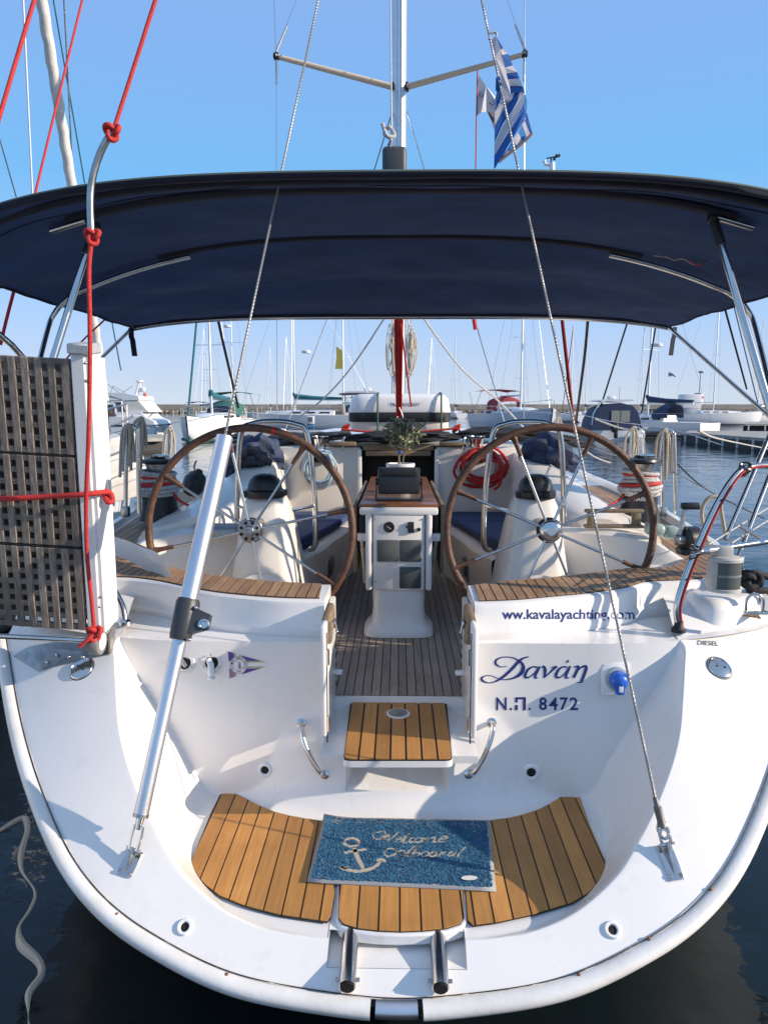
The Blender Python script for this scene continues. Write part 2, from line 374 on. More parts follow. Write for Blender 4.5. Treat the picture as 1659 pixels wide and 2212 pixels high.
# rub rail round the stern, with the steel plate in its gap
def rail(path, name, r=.033, m=M['gel2']):
    rows = []; n = len(path)
    for i, p in enumerate(path):
        t = (path[min(i+1, n-1)]-path[max(i-1, 0)]).normalized()
        nrm = V((.616*0, -.616, .788)); side = t.cross(nrm).normalized()
        if side.dot(V((p.x, 0, p.z-1.2))) < 0: side = -side
        out = nrm.cross(side)
        row = []
        for k, (a, b) in enumerate(((0, .004), (.012, .016), (.040, .024), (.064, .018), (.074, -.004), (.074, -.03), (.062, -.05), (.02, -.06))):
            row.append(p+side*(a*r/.045)+nrm*(b*r/.045))
        rows.append(row)
    return MB().loft(rows, closed=True, cap=True).build(name, m, yacht, smooth=60)
mid = NT//2
rl = [p for p in rim[:mid+1] if p.x < -.062]; rr = [p for p in rim[mid:] if p.x > .062]
rail(rl, 'rub_rail'); rail(rr, 'rub_rail')
rail([p for p in rim if abs(p.x) <= .075], 'rail_end_plate', .030, M['alu'])
MB().tube([p+V((0, -.003, .006)) for p in rim[::2]], .0019, 5).build('seam_caulk', M['caulk'], yacht)
# ---- hull sides ----
def hull():
    secs = []
    nb = len(rim); idx = [int(i*(nb-1)/44) for i in range(45)]
    out0 = []
    for i in idx:
        p = rim[i]; c = V((p.x, 0, p.z-1.3)); c = c.normalized()*.035 if p.z < 1 else V((math.copysign(.035, p.x), 0, 0)); out0.append(p+c+V((0, .03, -.02)))
    def sec(y, hb, zt, zb, pw):
        r = []
        for k in range(45):
            a = math.pi*(k/44)
            c, s_ = math.cos(a), math.sin(a)
            x = -hb*math.copysign(abs(c)**pw, c); z = zt-(zt-zb)*abs(s_)**.8
            r.append(V((x, y+(z-.6)*0, z)))
        return r
    secs = [out0, sec(3.6, 1.80, 1.10, -.05, .55), sec(4.4, 1.93, 1.17, -.2, .5), sec(6, 2.03, 1.25, -.45, .5), sec(8, 2.0, 1.30, -.5, .5), sec(10, 1.75, 1.36, -.5, .6), sec(12, 1.2, 1.44, -.4, .7), sec(13.6, .55, 1.52, -.1, .8), sec(14.6, .04, 1.58, .5, 1)]
    MB().loft(secs).build('hull', M['gel'], yacht, smooth=60)
hull()
HB = [(3.0,1.66),(3.6,1.80),(4.4,1.93),(6,2.03),(8,2.0),(10,1.75),(12,1.2),(13.6,.55),(14.6,.04)]
DZ = [(2.9,1.03),(3.2,1.08),(3.6,1.11),(4.4,1.18),(6,1.26),(8,1.31),(10,1.37),(12,1.45),(14.6,1.59)]
hb = lambda y: interp(HB, y)
dz = lambda y: interp(DZ, y)

# quarters: smooth moulding between the transom skin, the bulwark and the side decks
for s_ in (-1, 1):
    e0 = rim[0] if s_ < 0 else rim[-1]; b0 = bl[0] if s_ < 0 else bl[-1]; rows = []
    for i in range(13):
        t = i/12; a = V((lerp(e0.x, b0.x*.97, t), 0, lerp(e0.z, TOPZ, t))); a.y = S(a.x, a.z)
        b = V((s_*lerp(hb(3.75), 1.30, t), 3.75, 1.125)); g = []
        for k in range(13):
            f = k/12; g.append(V((lerp(a.x, b.x, f), lerp(a.y, b.y, f), lerp(a.z, b.z, smoothstep(0, .5, f))+.0)))
        rows.append(g)
    MB().loft(rows).build('quarter_moulding', M['gel'], yacht, smooth=60)
    # raised pod on the quarter
    rows = []
    for z, k in ((1.00, 1.22), (1.02, 1.10), (1.04, 1.04), (1.07, 1.0), (1.11, .97), (1.135, .93), (1.15, .86), (1.158, .74), (1.16, .5)):
        c = V((s_*1.55, 3.52, 0)); row = []
        for j in range(40):
            a_ = 2*math.pi*j/40; row.append(V((c.x+.215*k*math.copysign(abs(math.cos(a_))**.75, math.cos(a_)), c.y+.26*k*math.copysign(abs(math.sin(a_))**.85, math.sin(a_))+.14*(s_*(math.cos(a_))), z)))
        rows.append(row)
    MB().loft(rows, closed=True, cap=True).build('quarter_pod', M['gel'], yacht, smooth=60)

for u, v in ((254,1978),(491,2108),(151,1862),(1533,1923),(1249,2108),(1400,2030)):
    p = IS(u, v); MB().ball(p+V((0, -.004, .006)), .0075, 8, 6).build('rail_screw', M['rust'], yacht)

M['grime'] = mat('seam_grime', (.47, .40, .31), .7, noise=1, nscale=30, col2=(.66, .62, .56))
rg_ = random.Random(2); i = 20
while i < len(rim)-24:
    n = rg_.randint(4, 14); seg = rim[i:i+n]
    MB().tube([p+V((-.004*math.copysign(1, p.x)*min(1, abs(p.x)*3), -.004, .0035)) for p in seg], [.0012+.0028*math.sin(math.pi*(k+.5)/len(seg))*rg_.random() for k in range(len(seg))], 5).build('seam_grime', M['grime'], yacht); i += n+rg_.randint(2, 10)
# ======================= bulwark, helm seats, gate, cockpit =======================
def txt(s, box, proj, m, parent, shear=0, off=0.0, name='lettering', slope=0.0):   # box: u0, u1, v of the foot, v of the top
    cu = bpy.data.curves.new('t', 'FONT'); cu.body = s; cu.shear = shear; cu.offset = off; cu.resolution_u = 3
    to = bpy.data.objects.new('t', cu); COL.objects.link(to); dg = bpy.context.evaluated_depsgraph_get()
    me = bpy.data.meshes.new_from_object(to.evaluated_get(dg)); bpy.data.objects.remove(to); bpy.data.curves.remove(cu)
    xs = [q.co.x for q in me.vertices]; ys = [q.co.y for q in me.vertices]; x0, x1, y0, y1 = min(xs), max(xs), min(ys), max(ys)
    u0, u1, vb, vt = box
    for q in me.vertices:
        a = (q.co.x-x0)/(x1-x0); b = (q.co.y-y0)/(y1-y0)
        q.co = proj(u0+(u1-u0)*a, vb+(vt-vb)*b+slope*a)
    me.name = name; me.materials.append(m); o = bpy.data.objects.new(name, me); COL.objects.link(o); o.parent = parent; return o
def stroke(mb, pts, ws, proj, n=6):      # a pen stroke of changing width, points and widths in picture units
    c = crv([V((a, b, 0)) for a, b in pts], n); m_ = len(c); L_ = []
    for i, p in enumerate(c):
        t = (c[min(i+1, m_-1)]-c[max(i-1, 0)]); t = t.normalized() if t.length else V((1, 0, 0))
        k = i/(m_-1)*(len(ws)-1); a = int(k); w_ = (ws[a]+(ws[min(a+1, len(ws)-1)]-ws[a])*(k-a))*1.18
        nn = V((-t.y, t.x, 0))*w_/2; L_.append((p+nn, p-nn))
    base = len(mb.v)
    for a, b in L_: mb.v += [tuple(proj(a.x, a.y)), tuple(proj(b.x, b.y))]
    for i in range(m_-1): mb.f.append((base+2*i, base+2*i+1, base+2*i+3, base+2*i+2))
def inter(u, v, fn):                     # where a sight line meets y = fn(x, z)
    d = ray(u, v); lo, hi = 1.0, 9.0
    for _ in range(40):
        m_ = (lo+hi)/2; p = V((0, 0, EYE))+d*m_
        if p.y < fn(p.x, p.z): lo = m_
        else: hi = m_
    return V((0, 0, EYE))+d*lo
def IW(u, v, off=.004): p = inter(u, v, lambda x, z: ywall(x, z)-off); return p
def ISo(u, v, off=.004): return inter(u, v, lambda x, z: S(x, z)-off)

ZS = 1.20
NEARL = [(690,1292),(600,1290),(500,1282),(430,1272),(350,1255),(290,1247),(235,1245),(170,1240),(110,1232)]
FARL = [(695,1262),(600,1257),(500,1248),(430,1238),(350,1222),(290,1208),(235,1200),(180,1196),(130,1200)]
NEARR = [(1034,1298),(1110,1295),(1200,1287),(1272,1280),(1352,1268),(1393,1256),(1474,1252),(1530,1247),(1600,1240)]
FARR = [(1025,1264),(1110,1254),(1200,1247),(1280,1238),(1352,1229),(1445,1225),(1466,1215),(1500,1200),(1560,1200)]
BW = []
def bulwark(near, far, sgn):
    n = crv([PZ(u, v, ZS) for u, v in near], 4); f = crv([PZ(u, v, ZS) for u, v in far], 4)
    x0 = GL if sgn < 0 else GR
    # first station stands on the gate jamb
    n = [V((x0, n[0].y, ZS))]+n; f = [V((x0, f[0].y, ZS))]+f
    rows = []
    for a, b in zip(n, f):
        a = V(a); b = V(b); yl = S(a.x, TOPZ)
        e = .028
        yb = max(a.y-e-.004, yl)
        rows.append([V((a.x, yl+.0, TOPZ)), V((a.x, yb-.010, TOPZ+.004)), V((a.x, yb-.016, TOPZ+.014)), V((a.x, yb-.014, TOPZ+.045)), V((a.x, yb-.002, TOPZ+.062)), V((a.x, yb, ZS-.03)), V((a.x, yb+.006, ZS-.012)), V((a.x, yb+.02, ZS-.004)), V((a.x, a.y, ZS-.003)), V((b.x, b.y, ZS-.003)), V((b.x, b.y+.018, ZS-.006)), V((b.x, b.y+.026, ZS-.02)), V((b.x, b.y+.028, .70))])
    mb = MB().loft(rows)
    e = rows[0]; mb.add(e+[V((x0, ywall(x0, GZ), GZ)), V((x0, ywall(x0, .8), .8)), V((x0, e[0].y+.001, TOPZ-.001))][::-1][:0]+[V((x0, e[-1].y, GZ)), V((x0, ywall(x0, GZ)+.002, GZ)), V((x0, ywall(x0, .82)+.002, .82))], [tuple(range(len(e)+3))])
    BW.append(mb.build('bulwark', M['gel'], yacht, smooth=35))
    tk = [(p.x, p.y) for p in n[1:]]+[(p.x, p.y) for p in reversed(f[1:])]
    # the teak stops short of the jamb, with clipped corners
    seat = MB().prism(tk, ZS-.006, ZS).build('seat_caulk', M['caulk'], yacht, smooth=0)
    inner = [(p.x+(0), p.y+.004) for p in n[1:]]+[(p.x, p.y-.004) for p in reversed(f[1:])]
    planks(inner, .012, .0452, .006, ZS-.002, ZS+.004, TSEAT, seat)
bulwark(NEARL, FARL, -1); bulwark(NEARR, FARR, 1)
# gate floor, riser, sole
MB().add([(GL,2.80,GZ),(GR,2.80,GZ),(GR,3.235,GZ+.006),(GL,3.235,GZ+.006),(GR,3.24,.694),(GL,3.24,.694),(GR,3.26,.698),(GL,3.26,.698),(GL,2.80,.60),(GR,2.80,.60)],
         [(0,1,2,3),(3,2,4,5),(5,4,6,7),(8,9,1,0)]).build('gate_floor', M['gel'], yacht, smooth=0)
sole = [(GL+.01,3.255),(GR-.01,3.255),(GR-.01,3.43),(1.35,3.50),(1.40,4.20),(.60,4.55),(.50,4.95),(.47,5.25),(.345,5.92),(.33,6.35),(-.33,6.35),(-.345,5.92),(-.47,5.25),(-.50,4.95),(-.60,4.55),(-1.40,4.20),(-1.35,3.50),(GL+.01,3.43)]
sc_ = MB().prism(sole, .66, .698).build('sole', M['caulk'], yacht, smooth=0)
planks(sole, .004, .0415, .0045, .699, .7035, TSOLE, sc_)
# teak pads on the swim platform (planks run fore and aft)
PADL = [(487,1706),(500,1709),(530,1723),(552,1735),(595,1753),(628,1761),(662,1767),(700,1772),(716,1850),(724,1930),(716,1978),(707,1991),(658,1984),(605,1976),(553,1963),(526,1955),(474,1934),(442,1909),(417,1878),(413,1860),(431,1815),(456,1755),(477,1712)]
def pad(px, parent, z, x0, pitch, mats, th=.006, gap=.006, name='teak_pad'):
    pl = [PZ(u, v, z) for u, v in px]; c = MB().prism([(p.x, p.y) for p in pl], z-th, z-.003).build(name, M['caulk'], parent, smooth=0)
    cx = sum(p.x for p in pl)/len(pl); cy = sum(p.y for p in pl)/len(pl)
    planks([(cx+(p.x-cx)*.992, cy+(p.y-cy)*.992) for p in pl], x0, pitch, gap, z-th*.6, z, mats, c); return c
PZL = PLAT+.012
pad(PADL, yacht, PZL, -.757, .0632, TEAK)
PADR = [(1245,1712),(1228,1708),(1198,1729),(1167,1746),(1135,1757),(1102,1765),(1050,1772),(1010,1774),(1004,1850),(1005,1925),(1009,1988),(1020,1999),(1077,1991),(1154,1974),(1235,1950),(1270,1929),(1305,1893),(1312,1871),(1273,1780),(1252,1722)]
pad(PADR, yacht, PZL, .757, .0632, TEAK)
# fold-down swim step: white tray with its own seven boards
step = MB(); pc = [(733,1900),(731,1981),(740,1994),(771,2004),(815,2009),(866,2011),(915,2009),(964,2004),(994,1994),(1003,1981),(1000,1900)]
pp = [PZ(u, v, PZL+.002) for u, v in pc]
tray = [(p.x*1.04, p.y-(.012 if p.y < 2.3 else 0)) for p in pp]
st_ = MB().prism(tray, PLAT-.03, PZL-.004).build('swim_step', M['gel'], yacht, smooth=30)
bv = st_.modifiers.new('b', 'BEVEL'); bv.width = .006; bv.segments = 2
pad(pc, st_, PZL+.003, -.196, .0685, TEAK, name='step_caulk')
for u in (757, 951):
    xx = (u-860)*2.29/1600; a = V((xx, 2.15, .334)); b = V((xx, 1.99, .297))
    t = MB().tube([a+V((0, .08, -.003)), a, b], .026, 20).build('step_tube', M['steel'], yacht)
    MB().lathe(b+(b-a)*.004, [(.0215, 0), (.0215, .004)], 18, axis=(b-a)).build('tube_mouth', M['dark'], t)
    MB().tube([b+V((-.036, .02, .006)), b+V((.036, .02, .006))], .006, 8).build('bolt', M['steel2'], t)
# gate step board on its tray
c4_ = [PZ(u, v, .672) for u, v in ((757,1515),(965,1515),(977,1640),(742,1640))]
def rounded(pts, r=.03, n=5):
    out = []; m_ = len(pts)
    for i in range(m_):
        p, a, b = pts[i], pts[i-1], pts[(i+1) % m_]; da = (a-p).normalized()*r; db = (b-p).normalized()*r
        for k in range(n+1):
            t = k/n; out.append((p+da)*(1-t)**2+p*2*t*(1-t)+(p+db)*t*t)
    return out
rp_ = rounded(c4_, .03)
cxm = sum(p.x for p in rp_)/len(rp_); cym = sum(p.y for p in rp_)/len(rp_)
gs = MB().prism([(cxm+(p.x-cxm)*1.012, cym+(p.y-cym)*1.01) for p in rp_], .640, .664).build('gate_step', M['gel'], yacht, smooth=30)
gcb = MB().prism([(p.x, p.y) for p in rp_], .6645, .668).build('step_caulk', M['caulk'], gs, smooth=0)
for o in planks([(cxm+(p.x-cxm)*.985, cym+(p.y-cym)*.985) for p in rp_], cxm-.0305, .061, .0075, .6685, .673, TEAK, gs): pass
hc = PZ(860, 1541, .675)
MB().lathe(hc, [(.052, -.004), (.052, .0015), (.044, .003), (.043, -.001), (.001, -.001)], 28, sy=1.0).build('finger_hole', M['gel'], gs)
MB().lathe(hc+V((0, 0, .0045)), [(.042, 0), (.040, .0005), (.001, .001)], 24).build('finger_recess', M['steel2'], gs)
# gate jamb fittings: folded door panels with hinges, latches of weathered cloth and wood
for s in (-1, 1):
    x0 = GL if s < 0 else GR
    g = MB().rbox((x0-s*.016, 3.08, .92), (.022, .50, .46), .009).build('gate_panel', M['gel'], yacht, smooth=40)
    for zz in (.74, 1.02):
        MB().rbox((x0-s*.030, 2.862, zz), (.012, .028, .055), .003).tube([(x0-s*.034, 2.848, zz-.032), (x0-s*.034, 2.848, zz+.032)], .006, 8).build('hinge', M['steel'], g)
    MB().tube([(x0-s*.028, 2.85, z_) for z_ in (.66, .8, 1.0, 1.12)], .0035, 6).build('panel_edge', M['caulk'], g)
    MB().rbox((x0-s*.044, 3.20, .83), (.04, .03, .02), .006).build('catch', M['white'], g)
    for k in range(7): MB().rbox((x0-s*.028, 3.30, .74+.045*k), (.003, .02, .022), .001).build('vent_slot', M['caulk'], g, smooth=0)
    fl = MB().rbox((x0-s*.024, 3.00, 1.135), (.034, .13, .085), .012, rot=(.3, 0, s*.1)).rbox((x0-s*.034, 2.95, 1.09), (.022, .07, .09), .009, rot=(-.25, .1, 0)).build('latch_block', M['oldteak'], g)
    MB().rbox((x0-s*.050, 3.00, 1.115), (.012, .05, .03), .003).tube([(x0-s*.052, 2.98, 1.13), (x0-s*.06, 2.975, 1.09)], .004, 6).ball((x0-s*.06, 2.975, 1.087), .007).build('latch_pin', M['steel'], g)

# ---- helm bulkheads, pedestals ----
def mirror(f):
    for s in (-1, 1): f(s)
def helm(s):
    # aft-facing moulding ahead of each wheel
    prof = [(.62, .70), (.66, 1.05), (.70, 1.20), (.76, 1.27), (1.0, 1.30), (1.25, 1.30), (1.42, 1.28), (1.52, 1.22), (1.60, 1.17)]
    rows = []
    for x, zt in prof:
        yb = 4.32-.28*smoothstep(.9, 1.5, x)*1.0
        rows.append([V((s*x, yb-.02, .70)), V((s*x, yb, zt-.04)), V((s*x, yb+.012, zt-.012)), V((s*x, yb+.05, zt)), V((s*x, 4.75, zt+.01)), V((s*x, 4.78, .70))])
    MB().loft(rows).build('helm_moulding', M['cream'], yacht, smooth=35)
mirror(helm)
def pedestal(s):
    px = -.745 if s < 0 else .765
    rows = []
    for z, wx, y0, y1 in ((.70,.34,3.90,4.5),(.90,.30,3.93,4.5),(1.15,.245,3.97,4.48),(1.35,.20,4.00,4.40),(1.47,.165,4.02,4.33),(1.51,.14,4.04,4.30),(1.52,.10,4.08,4.26)):
        row = []
        for k in range(24):
            a = 2*math.pi*k/24; c, s_ = math.cos(a), math.sin(a); e = .55
            row.append(V((px+wx/1.0*math.copysign(abs(c)**e, c)*.75, (y0+y1)/2+(y1-y0)/2*math.copysign(abs(s_)**e, s_), z)))
        rows.append(row)
    pd = MB().loft(rows, closed=True, cap=True).build('pedestal', M['cream'], yacht, smooth=50)
    c = tag(MB().build('compass', M['black'], None), '', '') if False else None
    co = empty('compass', 'black domed steering compass on top of the %s wheel pedestal' % ('left' if s < 0 else 'right'), 'compass', 'compasses on the wheel pedestals', (px, 4.12, 1.515)); co.scale = (.80, .80, .80)
    MB().lathe((0, 0, 0), [(.135, 0), (.14, .01), (.14, .045), (.128, .055), (.12, .056)], 28).build('base_ring', M['black'], co)
    MB().lathe((0, 0, .05), [(.12, 0), (.118, .03), (.105, .07), (.08, .098), (.045, .112), (.001, .116)], 28).build('dome_hood', M['black'], co)
    for a in (0, math.pi/2, math.pi, 3*math.pi/2): MB().rbox((.142*math.cos(a+.4), .142*math.sin(a+.4), .025), (.03, .03, .045), .005).build('clip', M['black'], co)
    b = MB()
    b.tube([V((.119*math.cos(a), .119*math.sin(a)*1.0, .052)) for a in [k*2*math.pi/28 for k in range(28)]], .004, 5, closed=True); b.build('hood_seam', M['rubber'], co)
    # steel guard hoop round the pedestal head
    u_in, u_out = (.17, .20)
    pts = crv([(px-.20, 4.55, 1.14), (px-.24, 4.50, 1.20), (px-.235, 4.48, 1.50), (px-.20, 4.46, 1.85), (px-.13, 4.45, 1.915), (px, 4.45, 1.93), (px+.13, 4.45, 1.915), (px+.20, 4.46, 1.85), (px+.235, 4.48, 1.50), (px+.24, 4.50, 1.20), (px+.20, 4.55, 1.14)], 6)
    pts = [V((p.x, p.y-.12*(p.z < 1.5)*(1.5-p.z), p.z)) for p in pts]
    gh = MB().tube(pts, .0165, 12).build('guard_hoop', M['steel'], yacht)
    MB().tube([(px-.235, 4.47, 1.42), (px-.10, 4.2, 1.42)], .010, 8).build('hoop_brace', M['steel'], gh); MB().tube([(px+.235, 4.47, 1.42), (px+.10, 4.2, 1.42)], .010, 8).build('hoop_brace', M['steel'], gh)
    # access hatch on the moulding below the wheel
    hz = .93; hp = V((px+.0, 3.915, hz))
    h = MB().lathe(hp, [(.185, -.004), (.185, .004), (.178, .008), (.001, .009)], 40, axis=(0, -1, .12)).build('round_hatch', M['cream'], pd)
    MB().rbox(hp+V((.01, -.012, -.005)), (.075, .006, .10), .0025, rot=(.12, 0, 0)).lathe(hp+V((.01, -.010, .045)), [(.02, -.002), (.02, .004), (.001, .005)], 14, axis=(0, -1, .12)).build('hatch_plate', M['gel'], pd)
    for a in (.6, 2.5, 3.9, 5.5): MB().ball(hp+V((.165*math.cos(a), -.010, .165*math.sin(a))), .006, 8, 5).build('screw', M['steel2'], pd)
mirror(pedestal)
# ---- wheels ----
def wheel(s, ucx):
    hub = P(ucx, 1146, 3.74)
    lab = 'large brown leather steering wheel on the %s, %s' % (('left', 'behind the silver pole') if s < 0 else ('right', 'crossed by the twisted wire stay'))
    wlo = empty('steering_wheel', lab, 'steering wheel', 'leather-covered steering wheels', hub)
    wlo.rotation_euler = (R(-3), 0, R(0))
    rad = .524; rr = [V((rad*math.cos(a), 0, rad*math.sin(a))) for a in [2*math.pi*k/96 for k in range(96)]]
    MB().tube(rr, .0195, 12, closed=True).build('rim', M['leather'], wlo)
    # stitches along the inner side of the rim: countable but tiny, one mass
    m_ = MB()
    for k in range(220):
        a = 2*math.pi*k/220; c = V((math.cos(a), 0, math.sin(a))); t = V((-c.z, 0, c.x)); p = c*(rad-.0195)+V((0, -.003, 0)); m_.tube([p-t*.002+V((0, -.003, 0)), p+t*.002+V((0, .004, 0))], .0011, 4)
    m_.build('stitching', M['rubber'], wlo, kind='stuff')
    off = R(12 if s < 0 else 22)
    for k in range(8):
        a = off+k*math.pi/4; c = V((math.cos(a), 0, math.sin(a)))
        sp = MB().tube([c*.035+V((0, .006, 0)), c*(rad-.115)], .0076, 10).build('spoke', M['steel'], wlo)
        MB().tube([c*(rad-.118), c*(rad-.05), c*(rad-.012)], [.0108, .012, .019], 10).build('spoke_leather', M['leather'], wlo)
    MB().lathe((0, .03, 0), [(.062, 0), (.066, .012), (.066, .022), (.06, .028)], 28, axis=(0, -1, 0)).build('hub_plate', M['steel2'] if s < 0 else M['rubber'], wlo)
    if s < 0:
        MB().lathe((0, .004, 0), [(.055, 0), (.056, .02), (.05, .03), (.03, .032), (.028, .045), (.024, .05), (.012, .051), (.01, .046), (.001, .045)], 28, axis=(0, -1, 0)).build('hub', M['steel2'], wlo)
        for k in range(8):
            a = k*math.pi/4+.39; MB().lathe((.043*math.cos(a), -.025, .043*math.sin(a)), [(.009, 0), (.009, .004), (.001, .0045)], 12, axis=(0, -1, 0)).build('hub_dimple', M['dark'], wlo)
    else:
        MB().lathe((0, .004, 0), [(.055, 0), (.056, .035), (.050, .045), (.030, .052), (.022, .053), (.021, .050), (.001, .050)], 32, axis=(0, -1, 0)).build('hub', M['steel'], wlo)
    # red mark at the top of the rim
    a = R(76 if s < 0 else 78)
    MB().tube([V((rad*math.cos(b_), 0, rad*math.sin(b_))) for b_ in (a-.018, a, a+.018)], .0204, 12).build('centre_mark', M['red'], wlo)
    MB().tube([hub+V((0, .03, 0)), hub+V((0, .33, 0))], .028, 14).build('wheel_axle', M['steel2'], yacht)
wheel(-1, 541); wheel(1, 1187)

# ---- cockpit seats, cushions, coamings ----
def seatrow(s):
    inner = [(.60, 4.60), (.50, 4.95), (.47, 5.25), (.345, 5.92), (.33, 6.30)]
    rows = []
    for x, y in inner:
        rows.append([V((s*x, y, .70)), V((s*(x-.01), y, 1.02)), V((s*(x-.005), y, 1.055)), V((s*(x+.03), y, 1.075)), V((s*(x+.09), y, 1.08)), V((s*1.02, y, 1.08))])
    MB().loft(rows).build('seat_moulding', M['cream'], yacht, smooth=35)
    # port light low in the seat face, a steel-rimmed window
    # seat locker front line + cushions
    for y0, y1, th in ((4.62, 5.12, .085), (5.13, 5.70, .055), (5.71, 6.27, .055)):
        pl = []
        for t in range(5):
            y = lerp(y0, y1, t/4); pl.append((s*(interp([(b, a) for a, b in inner], y)+.075), y))
        for t in range(5):
            y = lerp(y1, y0, t/4); pl.append((s*.965, y))
        o = MB().prism(pl, 1.085, 1.085+th).build('cushion', M['cushion'], None, smooth=30)
        b = o.modifiers.new('b', 'BEVEL'); b.width = .018; b.segments = 3
        wh = 'left' if s < 0 else 'right'
        tag(o, {4.62: 'thick dark blue cushion nearest the %s wheel pedestal on the cockpit bench' % wh, 5.13: 'flat blue cushion in the middle of the %s cockpit bench' % wh, 5.71: 'flat blue cushion at the far end of the %s cockpit bench by the companionway' % wh}[y0], 'cushion', 'blue cockpit cushions')
    # coaming: seat back, top, outer slope
    rows = []
    for y, zt, xi, xo in ((4.40, 1.36, 1.10, 1.44), (4.6, 1.40, 1.03, 1.46), (5.0, 1.46, .99, 1.45), (5.5, 1.53, .97, 1.40), (6.0, 1.61, .96, 1.32), (6.32, 1.66, .96, 1.28), (6.6, 1.68, .96, 1.26)):
        d0 = dz(y)
        rows.append([V((s*(xi-.04), y, 1.05)), V((s*xi, y, zt-.05)), V((s*(xi+.015), y, zt-.015)), V((s*(xi+.05), y, zt)), V((s*(xo-.18), y, zt-.01)), V((s*(xo-.12), y, zt-.035)), V((s*(xo+.10), y, d0+.09)), V((s*(xo+.13), y, d0+.05)), V((s*(xo+.15), y, d0-.02))])
    MB().loft(rows).add(rows[0], [tuple(range(9))]).build('coaming', M['cream'], yacht, smooth=35)
    # side deck with teak boards
    ys = [3.36, 3.6, 4.0, 4.4, 5, 5.6, 6.2, 7, 8, 9, 10, 11, 12, 13, 14.4]
    rows = [[V((s*(1.36 if y > 3.7 else 1.46), y, dz(y))), V((s*(hb(y)-.10), y, dz(y))), V((s*(hb(y)-.03), y, dz(y)+.004))] for y in ys]
    MB().loft(rows).build('side_deck', M['gel'], yacht, smooth=35)
    MB().loft([[V((s*(hb(y)-.075), y, dz(y)+.0)), V((s*(hb(y)-.07), y, dz(y)+.045)), V((s*(hb(y)-.03), y, dz(y)+.045)), V((s*(hb(y)-.0), y, dz(y)-.03))] for y in ys], cap=True).build('toe_rail', M['gel'], yacht, smooth=20)
    dk = [(s*1.44, 3.62), (s*1.62, 4.4), (s*1.62, 6.2), (s*1.45, 8), (s*(hb(8)-.10), 8), (s*(hb(6)-.10), 6), (s*(hb(4.4)-.1), 4.4), (s*(hb(3.6)-.10), 3.6), (s*(hb(3.2)-.10), 3.22), (s*1.50, 3.30)]
    # teak follows the rising deck in bays
    for ya, yb in ((3.22, 3.6), (3.6, 4.0), (4.0, 4.4), (4.4, 5.0), (5.0, 5.6), (5.6, 6.2), (6.2, 7.0)):
        q = clip(clip([(a, b) for a, b in dk], 1, yb, True), 1, ya, False)
        if len(q) < 3: continue
        za, zb = dz(ya)+.006, dz(yb)+.006
        x0_ = min(a for a, b in q); x1_ = max(a for a, b in q); k = math.floor(x0_/.055)
        while k*.055 < x1_:
            qq = clip(clip(q, 0, (k+1)*.055-.005, True), 0, k*.055, False); k += 1
            if len(qq) < 3: continue
            top = [(a, b, lerp(za, zb, (b-ya)/(yb-ya))) for a, b in qq]; n = len(qq)
            MB().add([(a, b, c-.008) for a, b, c in top]+top, [tuple(range(n-1, -1, -1)), tuple(range(n, 2*n))]+[(i, (i+1) % n, n+(i+1) % n, n+i) for i in range(n)]).build('deck_plank', random.choice(TSEAT), yacht, smooth=0)
mirror(seatrow)
def portlight(s, u0, v0):
    # recessed window in the seat face: steel frame with dark glass
    q = [(.488, 5.02), (.475, 5.36)]
    c = V((s*.478, 5.17, .905)); m = Matrix.Rotation(s*R(3.6)*1, 3, 'Z')
    a = MB().rbox(c, (.016, .36, .17), .02, rot=m).build('port_light', M['steel2'], yacht)
    MB().rbox(c+V((-s*.006, 0, 0)), (.012, .30, .115), .02, rot=m).build('pane', M['glass'], a)
portlight(-1, 0, 0); portlight(1, 0, 0)
# ---- companionway bulkhead and cabin trunk ----
cw = MB()
for s in (-1, 1): cw.rbox((s*.665, 6.32, 1.25), (.70, .10, .88), .02)
cw.box((0, 6.34, .80), (.66, .06, .34)); cw.build('bulkhead', M['cream'], yacht, smooth=35)
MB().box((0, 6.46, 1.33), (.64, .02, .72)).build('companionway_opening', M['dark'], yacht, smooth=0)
for s in (-1, 1): MB().rbox((s*.325, 6.27, 1.31), (.035, .05, .72), .006).build('companionway_post', M['gel'], yacht); 
MB().rbox((0, 6.28, 1.685), (.60, .06, .05), .008).rbox((0, 6.275, 1.635), (.55, .05, .045), .006).build('washboard', M['oldteak'], yacht)
for s in (-1, 1): MB().rbox((s*.46, 6.25, 1.715), (.22, .14, .035), .008).build('deck_block', M['oldteak'], yacht)
rows = []
for y, hw, zt in ((6.30, 1.28, 1.70), (6.6, 1.27, 1.75), (7.5, 1.22, 1.79), (8.5, 1.1, 1.80), (10, .85, 1.78), (11.2, .5, 1.68), (11.8, .25, 1.50)):
    rows.append([V((math.copysign(abs(math.cos(a))**.35, math.cos(a))*hw, y, dz(y)-.02+(zt-dz(y)+.02)*math.sin(a)**.45)) for a in [math.pi*k/20 for k in range(21)]])
MB().loft(rows).build('cabin_top', M['gel'], yacht, smooth=50)
rows = [[V((-hb(y)*.9, y, dz(y)-.004)), V((hb(y)*.9, y, dz(y)-.004))] for y in (6.9, 8, 9, 10, 11, 12, 13, 14.4)]
MB().loft(rows).build('foredeck', M['gel'], yacht, smooth=0)
from mathutils.bvhtree import BVHTree
_tb = bmesh.new(); _tb.from_mesh(tr.data); TREE = BVHTree.FromBMesh(_tb); _tb.free()
def rec(u, v):                            # where a sight line meets the stern moulding
    loc, nn, _, _ = TREE.ray_cast(V((0, 0, EYE)), ray(u, v).normalized()); return loc, (nn if nn.dot(ray(u, v)) < 0 else -nn)
def IW(u, v, off=.0014): return rec(u, v)[0]-ray(u, v).normalized()*off
